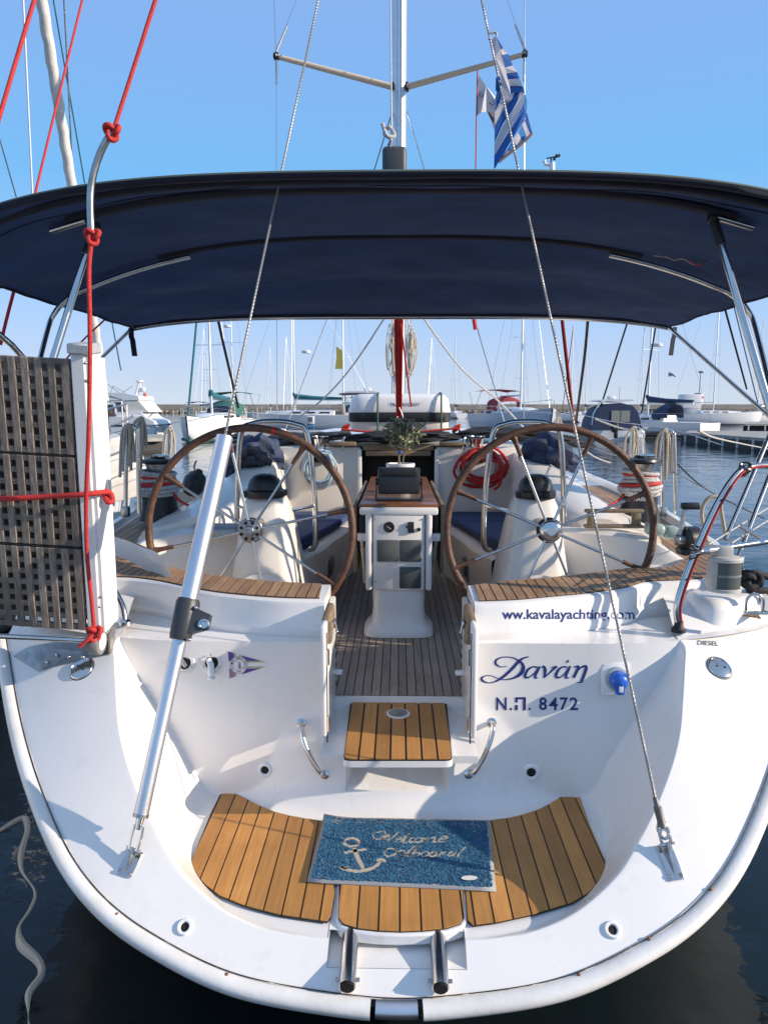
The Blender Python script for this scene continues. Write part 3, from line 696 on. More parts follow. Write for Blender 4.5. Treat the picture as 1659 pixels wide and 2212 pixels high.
# ======================= lettering and fittings on the stern =======================
letters = empty('boat_name', 'blue Greek boat name in italic script above the registration N.Π. 8472 on the transom', 'lettering', loc=(0, 0, 0))
def pn(x, y): return IW((1760+x/2.765)/1.7185, (2400+y/2.765)/1.7185)
def letter(strokes):
    mb = MB()
    for p, w_ in strokes: stroke(mb, p, w_, pn)
    mb.build('letter', M['ink'], letters, smooth=0)
letter([([(335,203),(270,208),(222,180),(225,140),(290,110),(380,112),(440,135),(490,175),(502,225),(470,285),(400,325),(320,340),(270,338)], [6,8,20,18,9,8,12,24,34,30,16,8,6]),
        ([(558,105),(500,122),(450,160),(400,215),(340,275),(270,330),(200,365),(140,372),(85,352),(75,325),(110,302),(170,300),(230,322),(280,340)], [10,16,26,26,24,22,10,8,20,20,8,6,8,6])])
letter([([(650,215),(600,208),(550,240),(522,290),(530,318),(570,312),(620,270),(650,225)], [14,12,20,26,20,10,8,8]), ([(672,205),(650,250),(625,300),(632,322),(650,318)], [18,22,22,18,6])])
letter([([(692,218),(712,205),(728,240),(722,300),(716,322)], [6,20,28,20,8]), ([(716,322),(775,270),(830,215),(852,212)], [8,12,24,14]) , ([(785,214),(820,209),(852,210)], [6, 8, 6])])
letter([([(955,215),(910,208),(865,240),(840,290),(850,318),(890,312),(935,270),(960,225)], [14,12,20,26,20,10,8,8]), ([(985,200),(962,250),(940,300),(948,322),(975,318)], [16,22,22,16,6]), ([(950,168),(962,148),(968,142)], [8, 18, 14])])
letter([([(1022,215),(1050,203),(1068,212),(1045,270),(1018,320)], [6,14,24,24,24]), ([(1060,255),(1100,212),(1140,202),(1148,222),(1128,290),(1098,362)], [6,14,22,28,26,24]), ([(1045,370),(1080,368),(1110,370)], [6, 10, 6])])
for s_, u0, u1 in (('N', 225, 332), ('.', 364, 388), ('Π', 422, 528), ('.', 557, 580), ('8', 664, 745), ('4', 764, 856), ('7', 878, 960), ('2', 978, 1065)):
    a = (1760+u0/2.765)/1.7185; b = (1760+u1/2.765)/1.7185; vb = (2400+654/2.765)/1.7185; vt = (2400+(522 if s_ != '.' else 628)/2.765)/1.7185
    if s_ == 'Π':
        mb = MB()
        for pts, w_ in (([(433,600),(431,654)], [22,24]), ([(433,522),(433,575)], [22,20]), ([(422,532),(528,530)], [18,18]), ([(516,522),(514,654)], [24,24])): stroke(mb, pts, w_, pn, 2)
        mb.build('letter', M['ink'], letters, smooth=0)
    else: txt(s_, (a, b, vb, vt), IW, M['ink'], letters, off=.016, name='letter')
_tb = bmesh.new(); _tb.from_mesh(BW[1].data); TR2 = BVHTree.FromBMesh(_tb); _tb.free()
def IB(u, v): d = ray(u, v).normalized(); return TR2.ray_cast(V((0, 0, EYE)), d)[0]-d*.0014
web = empty('web_address', 'blue lettering ww.kavalayachting.com on the white wall under the right teak seat', 'lettering')
txt('ww.kavalayachting.com', (1084.5, 1370, 1344, 1316), IB, M['ink'], web, off=.018, name='letters')
txt('DIESEL', (1506, 1551, 1392.5, 1383), ISo, M['rubber'], yacht, off=.004, name='fuel_marking', slope=2.5)
# pennant sticker
def ps(x, y): return IW((780+x/5.53)/1.7185, (2380+y/5.53)/1.7185, .0010)
def psb(x, y): return IW((780+x/5.53)/1.7185, (2380+y/5.53)/1.7185, .0022)
M['violet'] = mat('violet_print', (.10, .055, .26), .5); M['pink'] = mat('faded_print', (.30, .17, .25), .5); M['lime'] = mat('olive_print', (.42, .42, .12), .5); M['ink_k'] = mat('dark_print', (.05, .03, .05), .5)
stk = empty('pennant_sticker', 'violet and yellow triangular club pennant sticker with a round seal, left transom wall', 'sticker')
def flat(mb, pts, pr=ps): mb.add([pr(*p) for p in pts], [tuple(range(len(pts)))])
b = MB(); flat(b, [(358,195),(1190,430),(1180,535),(398,785)]); b.build('backing', M['gel'], stk, smooth=0)
ps2 = lambda x, y: IW((780+x/5.53)/1.7185, (2380+y/5.53)/1.7185, .0016)
b = MB(); flat(b, [(370,212),(490,245),(490,412),(384,412)], ps2); flat(b, [(630,290),(1045,405),(740,408),(700,350)], ps2); flat(b, [(740,562),(1060,555),(655,685),(700,620)], ps2); b.build('violet_field', M['violet'], stk, smooth=0)
b = MB(); flat(b, [(392,565),(512,565),(515,730),(400,770)], ps2); b.build('faded_field', M['pink'], stk, smooth=0)
b = MB()
for q in ([(495,248),(530,258),(530,330),(495,330)], [(598,280),(628,288),(628,330),(598,330)], [(740,412),(1050,405),(1165,435),(740,440)], [(740,525),(1165,516),(1060,548),(740,550)], [(515,650),(545,650),(545,725),(518,730)]): flat(b, q, ps2)
b.build('yellow_stripe', M['lime'], stk, smooth=0)
ring = lambda r, k=36: [(590+r*math.cos(2*math.pi*i/k), 487+r*1.02*math.sin(2*math.pi*i/k)) for i in range(k)]
b = MB(); flat(b, ring(178), psb); b.build('seal', M['gel'], stk, smooth=0)
ps3 = lambda x, y: IW((780+x/5.53)/1.7185, (2380+y/5.53)/1.7185, .0028)
b = MB()
for r in (172, 112):
    q = ring(r)+[ring(r)[0]]; stroke(b, q, [5, 5], ps3, 1)
word = 'ΝΑΥΤΙΚΟΣ ΟΜΙΛΟΣ ΚΑΒΑΛΑΣ'
b.build('seal_ring', M['ink_k'], stk, smooth=0)
for i, ch in enumerate(word):
    if ch == ' ': continue
    a = math.radians(215-i*(250/22)); cxx, cyy = 590+142*math.cos(a), 487-142*math.sin(a)
    th = math.pi/2-a
    def prj(u, v, cxx=cxx, cyy=cyy, th=th): return ps3(cxx+u*math.cos(th)-v*math.sin(th), cyy+u*math.sin(th)+v*math.cos(th))
    txt(ch, (-13, 13, 17, -17), prj, M['ink_k'], stk, off=.01, name='seal_letter')
txt('1945', (545, 640, 643, 612), ps3, M['ink_k'], stk, off=.01, name='seal_year')
b = MB(); stroke(b, [(548,385),(565,450),(580,500),(585,570)], [4,5,5,4], ps3); stroke(b, [(590,420),(605,440),(620,470),(610,500),(620,570)], [14,22,26,40,44], ps3); b.build('seal_figure', M['pink'], stk, smooth=0)
def nrm_S(): return V((0, -.616, .788))
def sdir(p):
    e = .01; return V((-(S(p.x+e, p.z)-S(p.x-e, p.z))/(2*e)*-1, -1, (S(p.x, p.z+e)-S(p.x, p.z-e))/(2*e))).normalized()
def sn(p):
    e = .01; gx = (S(p.x+e, p.z)-S(p.x-e, p.z))/(2*e); gz = (S(p.x, p.z+e)-S(p.x, p.z-e))/(2*e); return V((gx, -1, gz)).normalized()
# filler caps
for (u, v, r, side) in ((1553, 1443, .052, 'right'), (178, 1445, .052, 'left')):
    p = ISo(u, v, 0); n = sn(p)
    c = tag(MB().lathe(p, [(r, -.003), (r, .004), (r*.93, .009), (r*.86, .010), (r*.84, .008), (r*.5, .012), (.001, .013)], 36, axis=n).build('filler_cap', M['steel'], None, smooth=50), 'round polished steel filler cap on the %s' % ('right quarter, below the word DIESEL' if side == 'right' else 'left quarter, below the gangway bracket'), 'filler cap', 'deck filler caps')
    q = n.to_track_quat('Z', 'Y')
    for a in (-.3, math.pi-.3): MB().lathe(p+q @ V((.018*math.cos(a), .018*math.sin(a), .0125)), [(.005, 0), (.005, .001), (.001, .001)], 10, axis=n).build('key_hole', M['dark'], c)
    MB().lathe(p, [(r+.003, -.004), (r+.003, .001), (r, .002)], 30, axis=n).build('cap_gasket', M['caulk'], c)
# drain fittings
def drain(p, n, r, lab):
    o = tag(MB().lathe(p, [(r, -.004), (r*.98, .004), (r*.86, .008), (r*.62, .008), (r*.5, .002), (r*.5, -.03)], 28, axis=n).build('drain_fitting', M['white'], None, smooth=50), lab, 'drain fitting', 'round white drain fittings')
    MB().lathe(p+n*.0025, [(r*.5, 0), (.001, .0005)], 20, axis=n).build('drain_hole', M['dark'], o)
for u, v, r, lab in ((400,2003,.026,'small round white drain fitting low on the left of the stern, below the pole foot'), (1322,2009,.027,'small round white drain fitting low on the right of the stern, below the stay plate')):
    p = ISo(u, v, 0); drain(p, sn(p), r, lab)
for u, v, r, lab in ((573,1663,.033,'round white drain fitting in the recess left of the gate step'), (1147,1668,.038,'largest round white drain fitting, in the shaded recess right of the gate step')):
    p, n = rec(u, v); drain(p, n, r, lab)
# wall fittings: shower recess and outlet
for u, v, lab in ((399,1431,'round recessed fitting on the left wall, half hidden by the silver pole'), (458,1431,'round recessed shower outlet with a white nozzle on the left wall')):
    p = IW(u, v, .0)
    o = empty('shower_outlet', lab, 'deck fitting', 'recessed fittings on the left transom wall', p)
    MB().lathe((0, 0, 0), [(.046, -.004), (.046, .003), (.043, .006), (.029, .006), (.027, .002), (.027, .0)], 32, axis=(0, -1, .2)).build('flange', M['cream'], o)
    MB().lathe((0, -.004, 0), [(.028, 0), (.001, .001)], 24, axis=(0, -1, .2)).build('recess', M['dark'], o)
    for a in (1.57, 3.6, 5.8): MB().ball((.037*math.cos(a), -.008, .037*math.sin(a)), .0042, 8, 5).build('screw', M['steel2'], o)
    if u > 420: MB().tube([(-.01, -.012, .016), (.003, -.028, .0), (.004, -.03, -.05)], [.012, .0135, .0135], 14).lathe((.004, -.03, -.05), [(.0165, -.001), (.0165, -.010), (.006, -.016)], 16).build('nozzle', M['white'], o)
    else: MB().tube([(-.008, -.008, .012), (.012, -.02, -.012)], .009, 10).build('valve', M['steel2'], o)
# shore power inlet
p = IW(1327, 1464, 0); o = empty('power_inlet', 'square white shore power inlet with a blue round plug on the right transom wall', 'power socket', loc=p)
MB().rbox((0, -.008, 0), (.118, .014, .135), .010, rot=(-.22, 0, 0)).build('plate', M['gel'], o)
MB().lathe((.006, -.008, .0), [(.05, 0), (.05, .012), (.046, .02), (.036, .022), (.034, .016), (.001, .016)], 28, axis=(0, -1, .22)).build('collar', M['grey_nonskid'], o)
MB().lathe((.006, -.018, .004), [(.035, 0), (.037, .02), (.034, .045), (.024, .056), (.001, .06)], 24, axis=(-.05, -1, -.05)).rbox((.006, -.058, -.022), (.040, .03, .06), .012).rbox((.022, -.05, .022), (.042, .03, .028), .006).build('plug', M['blue'], o)
MB().rbox((.006, -.0745, -.022), (.018, .002, .026), .0006).build('plug_label', M['gel2'], o)
for a, b in ((-1, -1), (-1, 1), (1, -1), (1, 1)): MB().ball((a*.048, -.012+b*.012, b*.056), .0048, 8, 5).build('screw', M['steel2'], o)
# grab handles beside the gate
for pts, lab in (([(651,1562),(652,1572),(657,1602),(672,1638),(688,1665),(694,1672),(702,1673)], 'curved steel grab handle on the wall left of the gate step'), ([(1062,1560),(1065,1570),(1058,1602),(1043,1638),(1027,1665),(1021,1671),(1012,1672)], 'curved steel grab handle on the wall right of the gate step')):
    a, na = rec(*pts[0]); b_, nb_ = rec(*pts[-1])
    off = [0, .035, .055, .06, .055, .035, 0]; path = []
    for k, (u, v) in enumerate(pts):
        yy = lerp(a.y, b_.y, k/(len(pts)-1))-off[k]; path.append(P(u, v, yy))
    path[0] = a+V((0, .012, 0)); path[-1] = b_+V((0, .012, 0))
    h = tag(MB().tube(crv(path, 6), .0105, 12).build('stern_handhold', M['steel'], None), lab, 'grab handle', 'grab handles beside the gate')
    for q in (a, b_): MB().lathe(q, [(.019, 0), (.019, .004), (.012, .006)], 20, axis=(0, -1, .2)).build('rose', M['steel'], h)
# ---- welcome mat ----
mc = [PZ(u, v, .375) for u, v in ((684,1900),(1068,1917),(1055,1772),(703,1765))]
mc[0] = PZ(668, 1900, .372)
def mp_(a, b, h=0):
    p = mc[0].lerp(mc[1], a).lerp(mc[3].lerp(mc[2], a), b); edge = smoothstep(.93, 1.0, b)*.010*(.4+smoothstep(.15, 0, a))+smoothstep(.06, 0, a)*.004
    return V((p.x, p.y, PZL+.006+edge+h))
mat_o = empty('door_mat', 'blue looped welcome mat with a cream anchor and script lettering on the teak platform', 'door mat', loc=(0, 0, 0))
MB().loft([[mp_(-.010+1.018*a/12, -.022+1.03*b/8, -.004) for a in range(13)] for b in range(9)]).build('rubber_backing', mat('mat_backing', (.30, .30, .29), .6), mat_o).modifiers.new('s', 'SOLIDIFY').thickness = .006
# printed shapes, in the crop's own units: anchor and words lie a little below the pile
sx = lambda x, y: (x, y)
def mm(x, y):                            # zoomed crop pixel -> mat fraction
    q = PZ((1140+x/2.304)/1.7185, (3000+y/2.304)/1.7185, .378); A = mc[1]-mc[0]; B = mc[3]-mc[0]; d = q-mc[0]
    det = A.x*B.y-A.y*B.x; return ((d.x*B.y-d.y*B.x)/det, (A.x*d.y-A.y*d.x)/det)
prints = []                              # polylines (mat metres) with half-width, used both for the print and to thin the pile
def add_print(pts, w_): prints.append(([mm(*p) for p in crv([V((a, b, 0)) for a, b in pts], 5) for p in [(p.x, p.y)]], [w_]*1))
anchor = [([(380+62*math.cos(t), 285+34*math.sin(t)) for t in [k*math.pi/8 for k in range(17)]], 22), ([(398,322),(425,400),(480,500)], 32), ([(315,372),(420,352),(505,345)], 22), ([(285,492),(340,515),(430,528),(510,518),(580,490),(625,450)], 26), ([(285,485),(325,500),(355,488)], 18), ([(590,440),(640,430),(668,452)], 22)]
wel = [([(640,232),(610,262),(570,250),(558,222),(600,200),(660,198),(650,240),(625,272)], 7), ([(625,272),(690,225),(688,282)], 8), ([(688,282),(740,235),(775,203)], 9), ([(752,270),(792,262),(790,247),(760,258),(748,284),(790,286)], 7), ([(795,285),(825,250),(865,215),(830,262),(815,292),(850,290)], 8),
       ([(905,252),(875,262),(868,288),(905,288)], 8), ([(935,252),(915,272),(930,292),(965,280),(975,258),(935,252)], 8), ([(990,252),(975,292)], 8), ([(985,270),(1030,250),(1020,292)], 8), ([(1030,265),(1085,250),(1070,290),(1100,288)], 8), ([(1125,272),(1180,262),(1185,245),(1140,255),(1115,285),(1165,290)], 8)]
abo = [([(740,345),(690,340),(660,372),(670,402),(720,400),(760,370),(745,345)], 9), ([(760,372),(815,355),(830,380),(800,412),(870,360),(915,318)], 9), ([(870,372),(850,408)], 9), ([(880,408),(920,350),(940,325),(905,395),(925,408),(960,385),(925,375)], 8), ([(1000,368),(970,388),(985,410),(1025,400),(1035,375),(1000,368)], 8), ([(1090,370),(1055,378),(1045,405),(1080,405),(1105,375),(1095,412)], 8), ([(1140,372),(1120,412)], 8), ([(1135,388),(1180,372)], 8), ([(1235,372),(1205,385),(1200,408),(1235,402),(1270,375)], 8), ([(1345,335),(1300,380),(1275,414)], 9)]
allp = []
def pm(x, y): a, b = mm(x, y); return mp_(a, b, .0040)
for nm, L_ in (('anchor_print', anchor), ('welcome_print', wel), ('aboard_print', abo)):
    mb = MB()
    for pts, w_ in L_:
        w_ = w_*1.4 if w_ < 10 else w_
        stroke(mb, pts, [w_*.8, w_, w_, w_*.9], pm, 4); c = [mm(p.x, p.y) for p in crv([V((a, b, 0)) for a, b in pts], 4)]
        allp.append((c, w_*.5/2.304/1.7185/1659*4.2))
    mb.build(nm, M['anchor'], mat_o, smooth=0)
LW, LH = (mc[1]-mc[0]).length, (mc[3]-mc[0]).length
def near_print(a, b):
    for c, w_ in allp:
        for p, q in zip(c, c[1:]):
            if segd((a*LW, b*LH), (p[0]*LW, p[1]*LH), (q[0]*LW, q[1]*LH)) < w_: return True
    return False
pile = MB(); rnd = random.Random(3)
cells = {}
for _ in range(15500):
    a, b = .012+rnd.random()*.976, .02+rnd.random()*.96
    key = (int(a*160), int(b*100))
    if key not in cells: cells[key] = near_print(a, b)
    if cells[key]: continue
    p = mp_(a, b, .001); t = rnd.random()*6.28; r_ = .0028+rnd.random()*.0022; d = V((math.cos(t), math.sin(t), 0))*r_; w1 = V((-d.y, d.x, 0))*.42; h = .0035+rnd.random()*.003
    pile.add([p-d-w1, p-d+w1, p+V((0, 0, h))-w1+d*.3, p+V((0, 0, h))+w1+d*.3, p+d*1.6-w1+V((0, 0, h*.2)), p+d*1.6+w1+V((0, 0, h*.2))], [(0, 1, 3, 2), (2, 3, 5, 4)])
pile.build('pile', mat('mat_pile', (.042, .155, .26), .95, noise=1, nscale=25, col2=(.032, .125, .22)), mat_o, smooth=0, kind='stuff')
MB().loft([[mp_(.005+.99*a/12, .01+.98*b/8, .0008) for a in range(13)] for b in range(9)]).build('mat_base', mat('mat_base', (.035, .13, .24), .9), mat_o)
q = [mm(1385+70*math.cos(t), 597+19*math.sin(t)) for t in [k*math.pi/10 for k in range(20)]]
MB().add([mp_(a, b, .009) for a, b in q], [tuple(range(20))]).build('badge', M['gel2'], mat_o, smooth=0)
# ---- backstay chainplates ----
def plate(u0, v0, u1, v1, lab):
    a, b = ISo(u0, v0, 0), ISo(u1, v1, 0); n = sn(a); up = (a-b).normalized(); L_ = (a-b).length; side = up.cross(n).normalized(); m = Matrix((side, up, n)).transposed(); c = (a+b)/2
    o = empty('stay_plate', lab, 'chain plate', 'steel plates at the feet of the backstay')
    MB().rbox(c+n*.004, (.055, L_, .008), .004, rot=m).build('base', M['steel'], o)
    MB().add([c+up*L_*.40+side*.004+n*.006, c+up*L_*.40-side*.004+n*.006, c-up*L_*.42-side*.004+n*.006, c-up*L_*.42+side*.004+n*.006, c+up*L_*.45+side*.004+n*.045, c+up*L_*.45-side*.004+n*.045], [(0, 1, 2, 3), (4, 5, 1, 0), (4, 0, 3), (5, 2, 1), (4, 3, 2, 5)]).build('web', M['steel2'], o, smooth=0)
    for a_, b_ in ((-1, -1), (1, -1), (1, 1), (-1, 1)): MB().lathe(c+side*.018*a_+up*L_*.38*b_+n*.008, [(.0075, 0), (.006, .003), (.001, .0035)], 12, axis=n).build('screw', M['steel2'], o)
    return c+up*L_*.42+n*.032, n, side
LP, ln, ls = plate(297, 1838, 268, 1893, 'steel chain plate at the foot of the silver pole, left of the teak platform')
RP, rn, rs = plate(1431, 1825, 1462, 1903, 'steel chain plate at the foot of the right wire stay, right of the teak platform')
# ======================= bimini =======================
bim = empty('bimini_top', 'wide dark navy canvas sun awning on a steel tube frame over the wheels and cockpit', 'awning', loc=(0, 0, 0))
# bows: y at the middle, height at the middle, half-width, edge height, sweep of the ends
BOWS = [(3.13, 2.945, 2.30, 2.66), (3.22, 2.945, 2.28, 2.63), (3.42, 2.965, 2.15, 2.61), (4.15, 2.93, 1.97, 2.60), (4.72, 2.80, 1.90, 2.58), (5.28, 2.655, 1.88, 2.575)]
def bow(i, a):                           # a from -1 to 1 across
    y, zc, hw, ze = BOWS[i]; x = a*hw
    e = (4.2, 4.0, 3.4, 2.8, 3.0, 4.5)[i]; z = ze+(zc-ze)*(1-abs(a)**e)
    yy = y+(.30 if i <= 1 else .18 if i == 2 else 0)*abs(a)**2.4*(1 if i < 3 else 0)
    return V((x, yy, z))
def canvas(t, a):                        # t across the bows 0..5
    i = min(4, int(t)); f = t-i; p = bow(i, a).lerp(bow(i+1, a), f)
    sag = math.sin(f*math.pi)*(.030 if i >= 2 else 0)*(1-abs(a)**6)
    wr = (.009*math.sin(7*a+6*t)+.004*math.sin(19*a-9*t))*math.sin(f*math.pi)+.011*math.sin(26*abs(a)+t*5)*smoothstep(.55, .9, abs(a))*math.sin(f*math.pi)**.5
    return p-V((0, 0, sag-wr))
ts = [0, .25, .5, .75, 1, 1.25, 1.5, 1.75]+[2+k/12 for k in range(37)]; ts = [t for t in ts if t <= 5]
NA = 150
cv = MB(); top = [[canvas(t, -1+2*k/NA) for k in range(NA+1)] for t in ts]
cv.loft(top); co_ = cv.build('canvas', M['navy'], bim, smooth=80)
md = co_.modifiers.new('cloth', 'SOLIDIFY'); md.thickness = .006; md.offset = 0
# hems and frame pockets: darker webbing hanging a little under the canvas
def hem(fn, w_, nm='seam_band', n=60, dz_=.010):
    rows = [[fn(-1+2*k/n)+V((0, -w_/2, -dz_*.3)), fn(-1+2*k/n)+V((0, -w_/2.5, -dz_*1.8)), fn(-1+2*k/n)+V((0, w_/2.5, -dz_*1.8)), fn(-1+2*k/n)+V((0, w_/2, -dz_*.3))] for k in range(n+1)]
    MB().loft(rows).build(nm, M['navy_seam'], bim, smooth=80)
hem(lambda a: canvas(0.03, a*.998), .035, 'aft_hem', dz_=.012)
MB().tube([bow(0, -1+2*k/80)+V((0, -.004, .002)) for k in range(81)], .006, 6).build('sunlit_hem_line', mat('sunlit_hem', (.13, .17, .15), .8), bim)  # paler grey-green tube paints the sunlit top edge of the aft hem
for t_ in (1.55,):
    MB().tube([canvas(t_, (-1+2*k/80)*.98)+V((0, 0, -.006)) for k in range(81)], .0022, 4).build('stitched_seam', M['navy_seam'], bim)
hem(lambda a: canvas(2.0, a*.70), .075); hem(lambda a: canvas(3.0, a*.66), .06); hem(lambda a: canvas(5.0, a*.985), .05, 'front_hem')
hem(lambda a: canvas(1.0, a*.99), .05)
for s in (-1, 1): MB().tube([canvas(2+3*k/16, s*.995) for k in range(17)], .010, 6).build('side_hem', M['navy_seam'], bim)
def tube(pts, r, nm='frame_tube', m=None, par=bim, n=12, k=6): return MB().tube(crv(pts, k), r, n).build(nm, m or M['steel'], par)
# mid bow of the frame shows beyond its pocket
def lowered(i, a, d=.028): p = bow(i, a); return p-V((0, 0, d))
for s in (-1, 1):
    pts = [lowered(3, s*(.60+.40*k/8)) for k in range(9)]; pts = [V((p.x*(.955), p.y, p.z)) for p in pts]
    end = P(78 if s < 0 else 1659, 772 if s < 0 else 800, 4.0)
    j0 = pts[-1]
    tube(pts[:-1]+[V((s*1.88, 4.14, 2.53)), V((s*1.91, 4.08, 2.40)), V((s*1.90, 3.75, 1.9)), V((s*1.88, 3.3, 1.2))], .0145)
    tube([lowered(2, s*q) for q in (.66, .74)], .0145, 'bow_stub')
    g0 = P(205 if s < 0 else 1540, 492 if s < 0 else 470, 3.50)
    tube([g0, V((s*1.75, 3.0, 1.25))], .0165, 'frame_leg')
    if s < 0: tube([V((-2.02, 3.35, 2.50)), P(50, 772, 3.6), P(120, 960, 3.9)], .0145, 'frame_leg')
    else: tube([P(1573, 560, 4.1), V((1.82, 3.2, 1.25))], .0125, 'frame_leg')
    # diagonal brace from the front corner aft and outboard to the deck
    c = bow(5, s*.99); tube([c+V((0, -.02, -.02)), (P(170, 822, 4.9) if s < 0 else P(1690, 925, 4.4))], .0125, 'brace')
    tube([bow(5, a) +V((0, 0, -.02)) for a in [s*k/10 for k in range(11)]], .0145, 'front_bow')
    MB().rbox(g0, (.05, .04, .05), .01).tube([g0+V((0, -.01, -.02)), g0+(V((s*1.75, 3.0, 1.25))-g0)*.08], .021, 10).build('tube_joint', M['black'], bim)
    st = bow(5, s*.985)+V((s*.02, -.05, -.02)); MB().loft([[st+V((0, 0, -.03*k)), st+V((.035, .01, -.03*k))] if k < 3 else [st+V((-.006*k*s, -.01*k, -.028*k)), st+V((.035-.006*k*s, -.01*k+.01, -.028*k))] for k in range(8)]).build('strap', M['navy_seam'], bim)
tube([V((-.70, 5.28, 2.64)), V((-.62, 5.5, 2.0)), V((-.55, 5.9, 1.72))][:0] or [P(470, 684, 5.3), P(487, 760, 5.6), P(515, 880, 6.2)], .0105, 'front_strut', M['black'])
tube([P(1270, 680, 5.3), P(1262, 770, 5.6), P(1243, 915, 6.2)], .0105, 'front_strut', M['black'])
MB().tube(crv([P(1412, 548, 4.02)+V((0, 0, -.01)), P(1440, 556, 4.0), P(1455, 562, 4.0), P(1475, 560, 4.0), P(1500, 572, 4.0), P(1530, 566, 4.0)], 5), .003, 5).build('loose_cord', M['rope_w'], bim)
MB().tube(crv([P(1490, 563, 4.0), P(1510, 575, 3.99), P(1530, 560, 4.0), P(1545, 562, 4.0), P(1552, 580, 3.98)], 5), .003, 5).build('loose_cord', M['red'], bim)

# ======================= mast, boom, rigging =======================
mast = empty('mast', 'tall silver aluminium mast with swept spreaders rising behind the awning', 'mast', loc=(0.02, 9, 1.8))
def rel(o, pts): return [V(p)-o.location for p in pts]
mxx = P(862, 400, 9).x
prof = [(.085*math.cos(a), .115*math.sin(a)) for a in [2*math.pi*k/20 for k in range(20)]]
MB().loft([[V((mxx-.02+x, y, z)) for x, y in prof] for z in (-.05, 3, 6, 9, 12.5)], closed=True, cap=True).build('mast_section', M['alu'], mast, smooth=50)
for dx in (-.022, .022): MB().box((mxx-.02+dx, -.113, 5), (.008, .012, 10)).build('sail_track', M['steel2'], mast, smooth=0)
for s, tip, root in ((-1, (597,122), (848,188)), (1, (1133,117), (878,188))):
    a, b = P(*tip, 8.15)-mast.location, P(*root, 8.97)-mast.location
    m_ = MB(); d = b-a; up = V((0, 0, 1))
    r0 = [a+V((0, .05*math.cos(q), .018*math.sin(q))) for q in [2*math.pi*k/12 for k in range(12)]]; r1 = [b+V((0, .07*math.cos(q), .028*math.sin(q))) for q in [2*math.pi*k/12 for k in range(12)]]
    o = m_.loft([r0, r1], closed=True, cap=True).build('spreader', mat('spreader_paint', (.50, .44, .36), .5) if s < 0 else bpy.data.materials['spreader_paint'], mast)
    MB().rbox(a, (.06, .07, .06), .015).build('tip_cap', M['rubber'], o); MB().rbox(b, (.05, .09, .09), .015).build('root_bracket', M['rubber'], o)
# shrouds
def wire(a, b, r, nm='shroud', m=None, par=mast, n=6, **kw): 
    off = par.location if par else V((0, 0, 0)); return MB().tube([a-off, b-off], r, n).build(nm, m or M['steel'], par, **kw)
for tip, ub, up_, din in (((597,122), 599, (590,-60), (648,-20)), ((1133,117), 1131, (1133,-60), (1090,-30))):
    t = P(*tip, 8.15)
    wire(t, P(ub, 915, 8.05), .0055); wire(t, P(up_[0], -60, 8.2), .0055)
    wire(t+V((0, 0, .05)), P(din[0] if tip[0] < 800 else 1088, -20 if tip[0] < 800 else -20, 8.6), .0045)
    MB().tube(rel(mast, [t+V((0, 0, .04)), lerp(t, P(din[0], -20, 8.6), .45)]), .013, 8).tube(rel(mast, [t+V((0, 0, -.03)), t+V((0, 0, -.26))]), .012, 8).build('turnbuckle', M['steel2'], mast)
wire(P(846, 245, 8.95), P(800, 395, 8.3), .006, 'lower_shroud', M['rubber']); wire(P(879, 240, 8.95), P(918, 372, 8.3), .006, 'lower_shroud', M['steel2'])
wire(P(712, 676, 8.2), P(612, 940, 7.6), .006, 'lower_shroud', M['steel2']); 
boom = empty('boom', 'silver boom end with a dark cast cap and knotted line above the awning', 'boom', loc=P(852, 345, 4.35))
MB().rbox((0, 0, -.02), (.135, .05, .18), .035, seg=3).build('end_cap', mat('cap_grey', (.055, .06, .062), .5), boom)
bz = boom.location
MB().loft([[V((x*.75, y_, z*.9-.02)) for x, z in prof] for y_ in (.03, 4.4)], closed=True, cap=True).build('boom_section', M['alu'], boom, smooth=50)
MB().tube(crv([V((-.03, -.01, .07)), V((-.02, -.03, .10)), V((-.055, -.02, .13)), V((-.03, -.03, .16)), V((.0, -.02, .12)), V((-.04, -.04, .11)), V((-.065, -.02, .18))], 5), .011, 8).build('knot', M['rope_w'], boom)
wire(P(843, -40, 8.6), P(846, 300, 4.4), .007, 'topping_lift', M['rope_w'], mast)
# mainsheet and halyards below the awning
ms = empty('mainsheet', 'bundle of red mainsheet ropes dropping from the awning to a shackle on the cabin top', 'rope tackle', loc=P(861, 800, 5.9))
for k, (a, b) in enumerate(((852, 858), (856, 859), (861, 861), (866, 863), (870, 866))):
    MB().tube(rel(ms, [P(a, 640, 5.6+.03*(k % 2)), P(b, 905, 6.3)]), .0085, 7).build('rope_part', M['red'], ms)
MB().tube(rel(ms, [P(866, 700, 5.7), P(888, 878, 6.4)]), .007, 7).build('rope_part', M['red'], ms)
MB().rbox(rel(ms, [P(861, 840, 6.2)])[0], (.05, .04, .18), .012).build('block', M['black'], ms)
MB().tube(crv(rel(ms, [P(862, 880, 6.2), P(870, 900, 6.2), P(866, 918, 6.2), P(858, 900, 6.2)]), 5), .006, 6).build('shackle', M['steel2'], ms)
hal = empty('halyard_coils', 'beige coiled halyards hanging on the mast beside the red sheet ropes', 'rope coil', loc=P(880, 760, 8.7))
rnd = random.Random(5)
